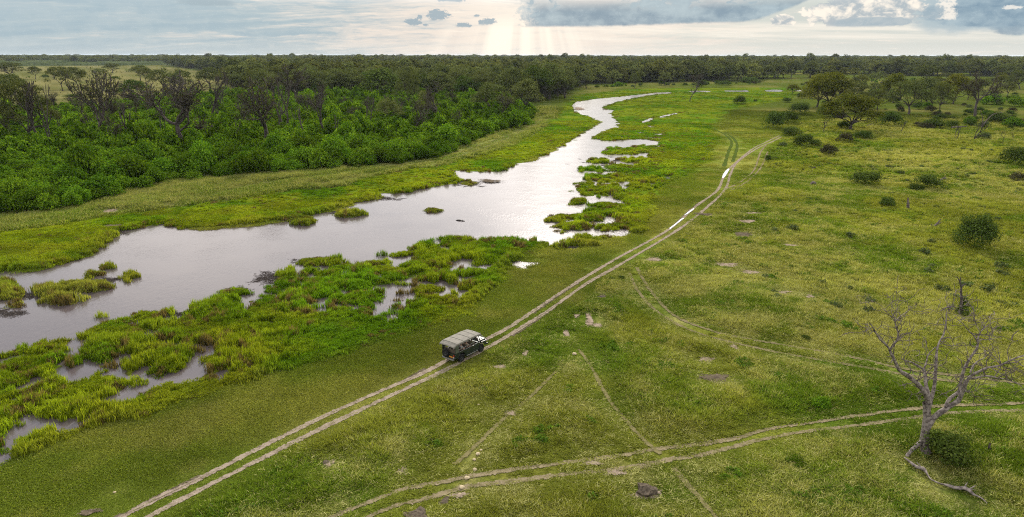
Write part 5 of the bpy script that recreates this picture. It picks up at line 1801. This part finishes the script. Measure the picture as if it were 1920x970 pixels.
def stones_and_mounds():
    sm = [stone_mesh('stone', k) for k in range(4)]
    for me in sm: me.materials.append(M_STONE)
    spots = ((903, 845, 3.0, 'small pale stone, topmost of the row across the grassy track'), (897, 853, 5.2, 'largest pale stone near the top of the row across the grassy track'), (890, 863, 3.6, 'small pale stone third from the top of the row across the grassy track'),
             (891, 882, 4.6, 'pale stone just above the grassy track'), (877, 898, 5.4, 'flat pale stone lying between the two ruts of the grassy track'), (867, 916, 6.2, 'broad pale stone on the lower rut of the grassy track'), (863, 928, 3.6, 'pale stone just below the lower rut of the grassy track'),
             (898, 760, 2.6, 'tiny pale stone in the grass between the two tracks'), (835, 962, 2.4, 'tiny pale stone at the bottom edge of the photo'), (1078, 665, 5.0, 'lone whitish stone on the grass right of the vehicle'), (1115, 413, 3.0, 'white spot of stone in the marsh grass'), (216, 925, 3.0, 'small tan stone on the cropped lawn at lower left'))
    for i, (px, py, r, lab) in enumerate(spots):
        x, y = G(px, py)
        k = r * mpp(y) * 0.82
        o = link('stone', sm[i % 4], loc=(x, y, k * 0.45), rot=(0, 0, i * 1.7))
        o.scale = (k * 1.15, k, k * 0.62)
        tag(o, lab, 'stone', 'pale stones in the grass')
    me = stone_mesh('soil_mound', 21, 0.35); me.materials.append(M_SOILHEAP)
    for px, py, rx, h, lab in ((1213, 924, 22, 0.55, 'dark heap of dug earth below the grassy track'), (612, 868, 8, 0.15, 'small dark earth heap in the grass right of the main track'), (835, 942, 10, 0.16, 'small dark clod heap beside the lowest pale stones'), (785, 968, 24, 0.22, 'dark earth hump cut by the bottom edge of the photo'),
                               (1528, 348, 8, 0.5, 'grey termite mound behind the hump-shaped log')):
        x, y = G(px, py)
        k = rx * mpp(y)
        o = link('soil_mound', me, loc=(x, y, 0.0), rot=(0, 0, px)); o.scale = (k, k * 0.85, h)
        tag(o, lab, 'mound')
    for px, py, w, h, lab in ((1148, 528, 16, 7, 'low dark dead-looking clump, left of a pair beside the main track'), (1165, 525, 15, 7, 'low dark dead-looking clump, right of a pair beside the main track'), (1510, 640, 22, 9, 'dark green clump of weeds in the meadow left of the dead tree'), (1490, 878, 40, 9, 'leafy green weed clump in the grass below the grassy track'), (1540, 770, 34, 16, 'bright green weed clump above the grassy track')):
        bush_px(BUSHD[0] if 'dark' in lab else BUSHT[0], 3.0, 4.2, px, py, w, h, lab, name='weed_clump')


stones_and_mounds()


# ------------------------------------------------------------------ animal lying in the water
def build_animal():
    import bmesh
    x, y = G(862, 413)
    # cross sections along the body: position, half width, top height, dip
    sec = [(-0.95, 0.02, -0.02), (-0.80, 0.16, 0.06), (-0.45, 0.34, 0.19), (-0.05, 0.38, 0.24), (0.30, 0.30, 0.17), (0.46, 0.22, 0.09), (0.58, 0.24, 0.17), (0.72, 0.25, 0.20), (0.90, 0.21, 0.11), (1.10, 0.22, 0.12), (1.20, 0.10, 0.03)]
    V, F = [], []
    k = 10
    for (sx, w, t) in sec:
        for j in range(k):
            a = 2 * math.pi * j / k
            zz = math.sin(a)
            V.append((sx, w * math.cos(a), t * zz if zz > 0 else 0.25 * zz))
    for i in range(len(sec) - 1):
        for j in range(k):
            F.append((i * k + j, i * k + (j + 1) % k, (i + 1) * k + (j + 1) % k, (i + 1) * k + j))
    m = simple_mat('wet_hide', (0.020, 0.017, 0.016), 0.75, 0.1, scale=8.0)
    o = link('animal', mesh_np('animal', V, np.array(F), [m], smooth=True), loc=(x, y, WATER_Z - 0.02), rot=(0, 0, math.radians(-28)))
    tag(o, 'dark animal lying low in the open river, only back and head showing', 'animal')
    for s in (-1, 1):
        b = bmesh.new(); bmesh.ops.create_cone(b, cap_ends=True, segments=6, radius1=0.05, radius2=0.015, depth=0.12)
        me = bpy.data.meshes.new('ear'); b.to_mesh(me); b.free(); me.materials.append(m)
        link('ear', me, o, loc=(0.60, 0.17 * s, 0.20))


build_animal()


# ------------------------------------------------------------------ open safari vehicle with people
def build_vehicle():
    import bmesh
    DG = simple_mat('dark_green_paint', (0.016, 0.024, 0.017), 0.28, 0.5, scale=2.0, col2=(0.024, 0.028, 0.02))
    HOOD = simple_mat('hood_paint', (0.03, 0.034, 0.031), 0.30, 0.35, scale=2.0)
    BLACK = simple_mat('black_rubber', (0.012, 0.012, 0.012), 0.8, 0.2, scale=9.0)
    CANVAS = simple_mat('khaki_canvas', (0.215, 0.200, 0.172), 0.9, 0.1, scale=3.0, col2=(0.16, 0.15, 0.13))
    FLAP = simple_mat('grey_green_canvas', (0.085, 0.095, 0.065), 0.9, 0.1, scale=4.0)
    STEEL = simple_mat('steel', (0.30, 0.30, 0.30), 0.4, 0.5, 0.6, scale=6.0)
    DARKM = simple_mat('dark_metal', (0.03, 0.03, 0.03), 0.5, 0.4, 0.3, scale=6.0)
    SEAT = simple_mat('seat_cover', (0.12, 0.10, 0.075), 0.85, 0.1, scale=6.0)
    PLATE = simple_mat('orange_plate', (0.55, 0.22, 0.02), 0.5, 0.3, scale=20.0, var=0.1)
    RED = simple_mat('red_lens', (0.35, 0.02, 0.015), 0.25, 0.5, scale=9.0)
    LENS = simple_mat('clear_lens', (0.75, 0.75, 0.72), 0.12, 0.8, scale=9.0, var=0.1)
    gm, N = mat('windscreen_glass')
    g = N.n('ShaderNodeBsdfGlossy'); g.inputs['Roughness'].default_value = 0.03
    t = N.n('ShaderNodeBsdfTransparent'); t.inputs[0].default_value = (0.8, 0.86, 0.84, 1)
    mx = N.n('ShaderNodeMixShader'); fr = N.n('ShaderNodeFresnel'); fr.inputs[0].default_value = 1.5
    N.t.links.new(fr.outputs[0], mx.inputs[0]); N.t.links.new(t.outputs[0], mx.inputs[1]); N.t.links.new(g.outputs[0], mx.inputs[2])
    finish(N, mx.outputs[0])

    rx, ry = G(866, 679); fx, fy = G(903, 660)
    hd = math.atan2(fy - ry, fx - rx)
    mid = np.array(((rx + fx) / 2, (ry + fy) / 2))
    left = np.array((-math.sin(hd), math.cos(hd))); fw = np.array((math.cos(hd), math.sin(hd)))
    org = mid + left * 0.80 - fw * 0.10
    root = empty('safari_vehicle', (org[0], org[1], 0.03), hd)
    tag(root, 'dark green open-sided safari vehicle with khaki canvas roof driving along the sandy track', 'vehicle')

    def obj(name, bm, m, parent=root, bev=0.0, smooth=False, label=None):
        if bev:
            bmesh.ops.bevel(bm, geom=list(bm.edges), offset=bev, segments=2, affect='EDGES', clamp_overlap=True)
        bmesh.ops.recalc_face_normals(bm, faces=list(bm.faces))
        me = bpy.data.meshes.new(name)
        bm.to_mesh(me); bm.free()
        me.materials.append(m)
        if smooth:
            for p in me.polygons: p.use_smooth = True
        o = link(name, me, parent)
        if label: o['label'] = label
        return o

    def box(bm, c, s, top=(1, 1), shift=0.0):
        x, y, z = c; a, b, h = s[0] / 2, s[1] / 2, s[2] / 2
        vs = []
        for k, (zz, fx_, fy_, sh) in enumerate(((-h, 1, 1, 0), (h, top[0], top[1], shift))):
            for sx, sy in ((-1, -1), (1, -1), (1, 1), (-1, 1)):
                vs.append(bm.verts.new((x + sx * a * fx_ + sh, y + sy * b * fy_, z + zz)))
        for f in ((3, 2, 1, 0), (4, 5, 6, 7), (0, 1, 5, 4), (1, 2, 6, 5), (2, 3, 7, 6), (3, 0, 4, 7)):
            bm.faces.new([vs[i] for i in f])
        return bm

    def tube_obj(name, lines, r, m, parent=root, sides=7):
        V, F = tubes([(np.array(l, float), np.full(len(l), r)) for l in lines], sides)
        me = mesh_np(name, V, F, [m], smooth=True)
        return link(name, me, parent)

    # running gear
    b = bmesh.new(); box(b, (0.05, 0.42, 0.52), (4.7, 0.09, 0.14)); box(b, (0.05, -0.42, 0.52), (4.7, 0.09, 0.14)); 
    for xx in (-2.2, -1.45, -0.3, 0.7, 1.65): box(b, (xx, 0, 0.52), (0.1, 0.75, 0.10))
    obj('chassis', b, DARKM)

    def wheel(x, y, z, axis='y', parent=root, name='wheel'):
        w = empty(name, (x, y, z)); w.parent = parent
        if axis == 'x': w.rotation_euler = (0, 0, math.pi / 2)
        prof = [(0.24, -0.10), (0.30, -0.13), (0.38, -0.125), (0.415, -0.09), (0.42, 0.0), (0.415, 0.09), (0.38, 0.125), (0.30, 0.13), (0.24, 0.10)]
        n = 22
        V = [(r * math.cos(2 * math.pi * k / n), yy, r * math.sin(2 * math.pi * k / n)) for r, yy in prof for k in range(n)]
        F = [(i * n + k, i * n + (k + 1) % n, (i + 1) * n + (k + 1) % n, (i + 1) * n + k) for i in range(len(prof) - 1) for k in range(n)]
        link('tyre', mesh_np('tyre', V, np.array(F), [BLACK], smooth=True), w)
        prof = [(0.25, -0.10), (0.235, -0.06), (0.11, -0.055), (0.09, -0.085), (0.001, -0.085)]
        prof = prof + [(0.001, 0.085), (0.09, 0.085), (0.11, 0.055), (0.235, 0.06), (0.25, 0.10)]
        V = [(r * math.cos(2 * math.pi * k / n), yy, r * math.sin(2 * math.pi * k / n)) for r, yy in prof for k in range(n)]
        F = [(i * n + k, i * n + (k + 1) % n, (i + 1) * n + (k + 1) % n, (i + 1) * n + k) for i in range(len(prof) - 1) for k in range(n)]
        link('rim', mesh_np('rim', V, np.array(F), [DARKM], smooth=True), w)
    for x in (-1.45, 1.65):
        for y in (-0.76, 0.76):
            wheel(x, y, 0.42)
    wheel(-2.62, 0.28, 1.12, 'x', name='spare_wheel')

    # side panels with wheel arches
    def side(y0, y1):
        pts = [(-2.45, 0.62), (-2.0, 0.62)]
        pts += [(-1.45 + 0.54 * math.cos(a), 0.50 + 0.54 * math.sin(a)) for a in np.linspace(math.pi * 0.93, math.pi * 0.07, 9)]
        pts += [(-0.85, 0.50), (1.08, 0.50)]
        pts += [(1.65 + 0.53 * math.cos(a), 0.50 + 0.53 * math.sin(a)) for a in np.linspace(math.pi * 0.93, math.pi * 0.07, 9)]
        pts += [(2.45, 0.62), (2.45, 1.10), (1.30, 1.20), (1.2, 1.22), (0.55, 1.22), (0.5, 1.18), (-2.45, 1.18)]
        bm = bmesh.new()
        A = [bm.verts.new((x, y0, z)) for x, z in pts]; B = [bm.verts.new((x, y1, z)) for x, z in pts]
        bm.faces.new(A); bm.faces.new(B[::-1])
        for i in range(len(pts)):
            j = (i + 1) % len(pts)
            bm.faces.new((A[i], A[j], B[j], B[i]))
        obj('side_panel', bm, DG)
    side(0.82, 0.88); side(-0.88, -0.82)
    b = bmesh.new(); box(b, (-0.6, 0, 0.64), (3.6, 1.62, 0.06)); obj('floor_pan', b, DARKM)
    b = bmesh.new(); box(b, (-2.47, 0, 0.88), (0.06, 1.62, 0.58)); obj('tailgate', b, DG, bev=0.015)
    b = bmesh.new(); box(b, (1.90, 0, 1.13), (1.20, 1.40, 0.22), (0.97, 0.94), 0.0); hood = obj('hood', b, HOOD, bev=0.03)
    b = bmesh.new()
    box(b, (1.88, 0.42, 1.262), (0.7, 0.16, 0.025)); box(b, (1.88, -0.42, 1.262), (0.7, 0.16, 0.025)); obj('hood_vents', b, DARKM, hood)
    b = bmesh.new(); box(b, (2.50, 0, 0.92), (0.06, 1.20, 0.46))
    for k in range(5): box(b, (2.535, 0, 0.76 + k * 0.08), (0.02, 0.95, 0.03))
    obj('grille', b, DARKM)
    for y in (-0.62, 0.62):
        b = bmesh.new(); bmesh.ops.create_cone(b, cap_ends=True, segments=14, radius1=0.11, radius2=0.10, depth=0.06, matrix=Matrix.Translation((2.52, y, 0.95)) @ Matrix.Rotation(math.pi / 2, 4, 'Y')); obj('headlight', b, LENS)
        b = bmesh.new(); box(b, (-2.515, y * 1.16, 0.95), (0.04, 0.13, 0.22)); obj('tail_light', b, RED, bev=0.01)
        b = bmesh.new(); box(b, (-2.52, y * 1.16, 0.78), (0.03, 0.12, 0.08)); obj('reversing_light', b, LENS)
    b = bmesh.new(); box(b, (2.66, 0, 0.60), (0.14, 1.72, 0.18)); obj('front_bumper', b, DARKM, bev=0.02)
    b = bmesh.new(); box(b, (-2.60, 0, 0.55), (0.12, 1.60, 0.14)); obj('rear_bumper', b, STEEL, bev=0.02)
    tube_obj('bull_bar', [[(2.72, -0.55, 0.6), (2.76, -0.55, 1.15), (2.74, 0, 1.2), (2.76, 0.55, 1.15), (2.72, 0.55, 0.6)], [(2.75, -0.55, 0.95), (2.75, 0.55, 0.95)], [(2.72, -0.9, 0.65), (2.74, -0.86, 1.0), (2.76, -0.55, 1.1)], [(2.72, 0.9, 0.65), (2.74, 0.86, 1.0), (2.76, 0.55, 1.1)]], 0.032, DARKM)
    b = bmesh.new(); box(b, (-2.545, -0.36, 0.80), (0.015, 0.50, 0.13)); obj('number_plate', b, PLATE)
    for s in (-1, 1):
        tube_obj('side_step', [[(-0.80, s * 0.93, 0.45), (1.0, s * 0.93, 0.45)]], 0.035, STEEL)
        tube_obj('side_rail', [[(-2.40, s * 0.87, 1.22), (0.5, s * 0.87, 1.22)], [(-2.40, s * 0.87, 1.48), (0.5, s * 0.87, 1.50)]], 0.022, STEEL)
        tube_obj('door_trim', [[(0.52, s * 0.89, 1.24), (1.25, s * 0.89, 1.24)]], 0.02, STEEL)
        b = bmesh.new(); box(b, (1.36, s * 1.0, 1.36), (0.05, 0.16, 0.22)); obj('wing_mirror', b, DARKM, bev=0.01)
    tube_obj('snorkel', [[(1.5, -0.86, 1.1), (1.42, -0.86, 1.3), (1.26, -0.84, 1.75), (1.24, -0.84, 1.95)]], 0.05, BLACK)
    # windscreen, folded upright
    fr_ = tube_obj('windscreen_frame', [[(1.32, -0.74, 1.22), (1.20, -0.72, 1.70), (1.20, 0.72, 1.70), (1.32, 0.74, 1.22), (1.32, -0.74, 1.22)], [(1.32, 0, 1.22), (1.20, 0, 1.70)]], 0.025, DARKM)
    b = bmesh.new()
    b.faces.new([b.verts.new(v) for v in ((1.32, -0.72, 1.24), (1.32, 0.72, 1.24), (1.20, 0.70, 1.69), (1.20, -0.70, 1.69))]); obj('windscreen', b, gm, fr_)
    b = bmesh.new(); box(b, (1.20, 0, 1.12), (0.25, 1.5, 0.22)); obj('dashboard', b, DARKM, bev=0.02)
    b = bmesh.new()
    n = 18
    V = [((0.16 + 0.018 * math.cos(q)) * math.cos(p), (0.16 + 0.018 * math.cos(q)) * math.sin(p), 0.018 * math.sin(q)) for p in np.linspace(0, 2 * math.pi, n, endpoint=False) for q in np.linspace(0, 2 * math.pi, 6, endpoint=False)]
    F = [(i * 6 + j, ((i + 1) % n) * 6 + j, ((i + 1) % n) * 6 + (j + 1) % 6, i * 6 + (j + 1) % 6) for i in range(n) for j in range(6)]
    b.free()
    sw = link('steering_wheel', mesh_np('steering_wheel', V, np.array(F), [BLACK], smooth=True), root, loc=(1.00, -0.38, 1.32), rot=(0, math.radians(-58), 0))
    # canopy frame and canvas roof
    posts = []
    for x in (-2.40, -1.30, -0.35, 0.58):
        for s in (-1, 1):
            posts.append([(x, s * 0.85, 1.18), (x, s * 0.85, 2.12), (x, s * 0.70, 2.24)])
    posts += [[(-2.45, s * 0.84, 2.14), (1.25, s * 0.84, 2.14)] for s in (-1, 1)]
    posts += [[(x, -0.84, 2.14), (x, 0, 2.24), (x, 0.84, 2.14)] for x in (-2.40, -1.30, -0.35, 0.58, 1.25)]
    posts += [[(1.22, s * 0.72, 1.70), (1.25, s * 0.84, 2.14)] for s in (-1, 1)]
    tube_obj('canopy_frame', posts, 0.024, DARKM)
    xs = [-2.78, -2.74, -2.30, -2.28, -1.3, -1.28, -0.3, -0.28, 0.60, 0.62, 1.42, 1.50]
    zo = [-0.24, -0.16, 0.0, 0.01, 0.0, 0.012, 0.0, 0.012, 0.0, -0.01, -0.07, -0.14]
    ysec = [(-0.98, -0.15), (-0.97, 0.0), (-0.86, 0.035), (-0.4, 0.06), (0, 0.07), (0.4, 0.06), (0.86, 0.035), (0.97, 0.0), (0.98, -0.15)]
    V, F = [], []
    m_ = len(ysec)
    for layer in (0, -0.035):
        for x, z in zip(xs, zo):
            for yy, dz in ysec:
                V.append((x, yy * (1 if layer == 0 else 0.975), 2.22 + z + dz + layer))
    nx = len(xs); L = nx * m_
    for i in range(nx - 1):
        for j in range(m_ - 1):
            a = i * m_ + j
            F.append((a, a + m_, a + m_ + 1, a + 1)); F.append((L + a + 1, L + a + m_ + 1, L + a + m_, L + a))
    for j in range(m_ - 1):
        F.append((j + 1, j, L + j, L + j + 1)[::-1]); a = (nx - 1) * m_ + j; F.append((a, a + 1, L + a + 1, L + a)[::-1])
    for i in range(nx - 1):
        a = i * m_; F.append((a, a + m_, L + a + m_, L + a)[::-1]); a = i * m_ + m_ - 1; F.append((a + m_, a, L + a, L + a + m_)[::-1])
    rf = link('canvas_roof', mesh_np('canvas_roof', V, np.array(F), [CANVAS]), root)
    tube_obj('roof_seam', [[(x, yy * 0.99, 2.225 + dz + 0.012) for yy, dz in ysec[1:-1]] for x in (-2.29, -1.29, -0.29, 0.61)], 0.012, FLAP, rf, 4)
    for s in (-1, 1):
        b = bmesh.new(); box(b, (-2.20, s * 0.905, 1.68), (0.50, 0.05, 0.92), (0.94, 1)); obj('canvas_flap', b, FLAP, bev=0.015, label='grey-green rolled side canvas at the rear corner')
    # seats
    seats = []
    for x, z in ((-1.95, 1.0), (-1.10, 0.96), (-0.25, 0.92), (0.62, 0.84)):
        e = empty('bench_seat', (x, 0, z)); e.parent = root
        b = bmesh.new(); box(b, (0, 0, 0), (0.46, 1.50, 0.12)); obj('seat', b, SEAT, e, bev=0.03)
        b = bmesh.new(); box(b, (-0.26, 0, 0.30), (0.10, 1.50, 0.50), (0.9, 1), -0.05); obj('backrest', b, SEAT, e, bev=0.03)
        b = bmesh.new()
        for yy in (-0.6, 0.6): box(b, (0, yy, (0.67 - z - 0.06) / 2), (0.36, 0.05, z - 0.67 - 0.06))
        obj('seat_legs', b, DARKM, e)
        seats.append((x, z + 0.06))
    # a folded tarpaulin roll and a box behind the last seat
    # ---------------- people
    SKIN = [simple_mat('skin_dark', (0.10, 0.055, 0.035), 0.6, 0.3, scale=12.0, var=0.1), simple_mat('skin_light', (0.50, 0.31, 0.22), 0.6, 0.3, scale=12.0, var=0.1)]
    HAIR = [simple_mat('hair_dark', (0.02, 0.016, 0.013), 0.7, 0.2, scale=30.0), simple_mat('hair_fair', (0.20, 0.14, 0.08), 0.7, 0.2, scale=30.0)]
    CL = [simple_mat('cloth_%s' % k, c, 0.9, 0.1, scale=9.0) for k, c in (('khaki', (0.33, 0.26, 0.16)), ('white', (0.62, 0.60, 0.56)), ('olive', (0.14, 0.15, 0.08)), ('tan', (0.42, 0.34, 0.25)), ('grey', (0.25, 0.25, 0.26)), ('brown', (0.13, 0.09, 0.06)))]
    KH = simple_mat('cloth_trousers', (0.19, 0.16, 0.11), 0.9, 0.1, scale=9.0)

    def skin_mesh(name, verts, edges, radii, m, parent, sub=1):
        me = bpy.data.meshes.new(name)
        me.from_pydata(verts, edges, [])
        o = bpy.data.objects.new(name, me); COL.objects.link(o)
        o.parent = parent
        sk = o.modifiers.new('skin', 'SKIN'); sk.use_smooth_shade = True
        lay = me.skin_vertices[0].data if me.skin_vertices else None
        if lay is None:
            return o
        for i, r in enumerate(radii):
            lay[i].radius = r if isinstance(r, tuple) else (r, r)
        lay[0].use_root = True
        sb = o.modifiers.new('sub', 'SUBSURF'); sb.levels = sub; sb.render_levels = sub
        me.materials.append(m)
        return o

    def person(x, y, z, skin, hair, shirt, label, hat=None, reach=0.0, turn=0.0, wheel_hands=False):
        p = empty('person', (0, 0, 0))
        p.matrix_world = Matrix.Identity(4)
        c, s_ = math.cos(hd), math.sin(hd)
        p.location = (org[0] + c * x - s_ * y, org[1] + s_ * x + c * y, 0.03 + z)
        p.rotation_euler = (0, 0, hd)
        tag(p, label, 'person', 'people riding in the safari vehicle')
        V = [(0, 0, .10), (-.02, 0, .30), (-.03, 0, .46), (-.02, 0, .57), (0, 0, .66)]
        E = [(0, 1), (1, 2), (2, 3), (3, 4)]
        R = [(.15, .12), (.15, .11), (.17, .11), (.06, .06), (.055, .055)]
        t = math.radians(turn)
        def h(dx, dy, dz): return (math.cos(t) * dx - math.sin(t) * dy, math.sin(t) * dx + math.cos(t) * dy, .66 + dz)
        V += [h(.02, 0, .08), h(.01, 0, .17), h(.105, 0, .055), h(.0, .082, .07), h(.0, -.082, .07)]
        E += [(4, 5), (5, 6), (5, 7), (5, 8), (5, 9)]
        R += [(.082, .095), (.06, .065), (.018, .02), (.012, .022), (.012, .022)]
        hz = .18 if not wheel_hands else .34
        for sd in (1, -1):
            n0 = len(V)
            hx, hy = (.42 + reach, sd * (.16 if not wheel_hands else .13))
            V += [(-.02, sd * .19, .48), (.06, sd * .25, .24), (hx - .12, hy + sd * .03, hz + .01), (hx - .02, hy, hz)]
            E += [(2, n0), (n0, n0 + 1), (n0 + 1, n0 + 2), (n0 + 2, n0 + 3)]
            R += [(.06, .06), (.045, .045), (.030, .028), (.036, .020)]
            for k, (dy, ln) in enumerate(((-.028, .075), (-.010, .090), (.009, .085), (.027, .066))):
                q = len(V)
                V += [(hx + ln * .55, hy + dy, hz + .004), (hx + ln, hy + dy, hz - .022)]
                E += [(n0 + 3, q), (q, q + 1)]
                R += [(.010, .010), (.008, .008)]
            q = len(V)
            V += [(hx - .005, hy - sd * .05, hz - .004), (hx + .028, hy - sd * .06, hz - .014)]
            E += [(n0 + 3, q), (q, q + 1)]; R += [(.011, .011), (.009, .009)]
            n0 = len(V)
            V += [(.02, sd * .10, .06), (.44, sd * .12, .09), (.44, sd * .12, -.30), (.54, sd * .13, -.36)]
            E += [(0, n0), (n0, n0 + 1), (n0 + 1, n0 + 2), (n0 + 2, n0 + 3)]
            R += [(.085, .085), (.058, .058), (.04, .04), (.035, .03)]
        skin_mesh('body', V, E, R, SKIN[skin], p)
        VS = [(0, 0, .08), (-.02, 0, .30), (-.03, 0, .46), (-.03, 0, .54)]
        ES = [(0, 1), (1, 2), (2, 3)]; RS = [(.168, .14), (.168, .13), (.185, .13), (.08, .08)]
        for sd in (1, -1):
            n0 = len(VS); VS += [(-.02, sd * .19, .485), (.05, sd * .245, .27)]; ES += [(2, n0), (n0, n0 + 1)]; RS += [(.078, .078), (.064, .064)]
        skin_mesh('shirt', VS, ES, RS, CL[shirt], p)
        VT = [(0, 0, .08)]; ET = []; RT = [(.165, .135)]
        for sd in (1, -1):
            n0 = len(VT); VT += [(.04, sd * .10, .07), (.45, sd * .12, .085), (.44, sd * .12, -.10)]; ET += [(0, n0), (n0, n0 + 1), (n0 + 1, n0 + 2)]; RT += [(.10, .10), (.075, .075), (.06, .06)]
        skin_mesh('trousers', VT, ET, RT, KH, p)
        # hair as a cap of its own, or a brimmed hat
        bm = bmesh.new()
        bmesh.ops.create_uvsphere(bm, u_segments=14, v_segments=10, radius=1.0)
        bmesh.ops.delete(bm, geom=[v for v in bm.verts if v.co.z < -0.15 - 0.5 * v.co.x * -1 and v.co.x > 0.1 or v.co.z < -0.55], context='VERTS')
        me = bpy.data.meshes.new('hair'); bm.to_mesh(me); bm.free(); me.materials.append(HAIR[hair])
        q = h(-.012, 0, .118)
        o = link('hair', me, p, loc=q, rot=(0, 0, t)); o.scale = (.106, .098, .108)
        if hat is not None:
            prof = [(.001, .115), (.07, .11), (.10, .07), (.105, .0), (.19, -.02), (.195, -.028), (.10, -.012)]
            n = 16
            VV = [(r * math.cos(2 * math.pi * k / n), r * math.sin(2 * math.pi * k / n), zz) for r, zz in prof for k in range(n)]
            FF = [(i * n + k, i * n + (k + 1) % n, (i + 1) * n + (k + 1) % n, (i + 1) * n + k) for i in range(len(prof) - 1) for k in range(n)]
            link('sun_hat', mesh_np('sun_hat', VV, np.array(FF), [CL[hat]], smooth=True), p, loc=h(-.005, 0, .165))
        return p

    s = seats
    person(s[3][0], -0.38, s[3][1], 0, 0, 2, 'driver in olive shirt behind the windscreen on the right front seat', None, 0.02, 0, True)
    person(s[3][0], 0.38, s[3][1], 0, 0, 0, 'front passenger in khaki shirt beside the driver', 3, 0.0, 10)
    person(s[2][0], -0.45, s[2][1], 1, 1, 3, 'person in tan shirt and white hat on the right of the first rear bench', 1, 0.0, -30)
    person(s[2][0], 0.40, s[2][1], 1, 0, 4, 'person in grey shirt on the left of the first rear bench', None, 0.0, 25)
    person(s[1][0], -0.45, s[1][1], 1, 1, 1, 'person in white shirt on the right of the middle bench', 0, 0.0, -20)
    person(s[1][0], 0.42, s[1][1], 1, 0, 5, 'person in brown shirt on the left of the middle bench', None, 0.0, 15)
    person(s[0][0], -0.40, s[0][1], 1, 1, 0, 'person in khaki shirt and tan hat on the rearmost bench', 3, 0.0, -10)


build_vehicle()


# ------------------------------------------------------------------ air between here and the horizon
def build_haze():
    X, Y0, Y1, Z0, Z1 = 26000.0, -400.0, 31000.0, -2.0, 36.0
    V = [(x, y, z) for z in (Z0, Z1) for x, y in ((-X, Y0), (X, Y0), (X, Y1), (-X, Y1))]
    F = [(3, 2, 1, 0), (4, 5, 6, 7), (0, 1, 5, 4), (1, 2, 6, 5), (2, 3, 7, 6), (3, 0, 4, 7)]
    m, N = mat('haze')
    v = N.n('ShaderNodeVolumePrincipled')
    v.inputs['Color'].default_value = (0.72, 0.84, 1.0, 1)
    v.inputs['Density'].default_value = 0.000020
    v.inputs['Anisotropy'].default_value = 0.2
    o = N.n('ShaderNodeOutputMaterial')
    N.t.links.new(v.outputs[0], o.inputs['Volume'])
    tag(link('haze', mesh_np('haze', V, np.array(F), [m])), kind='stuff')


build_haze()
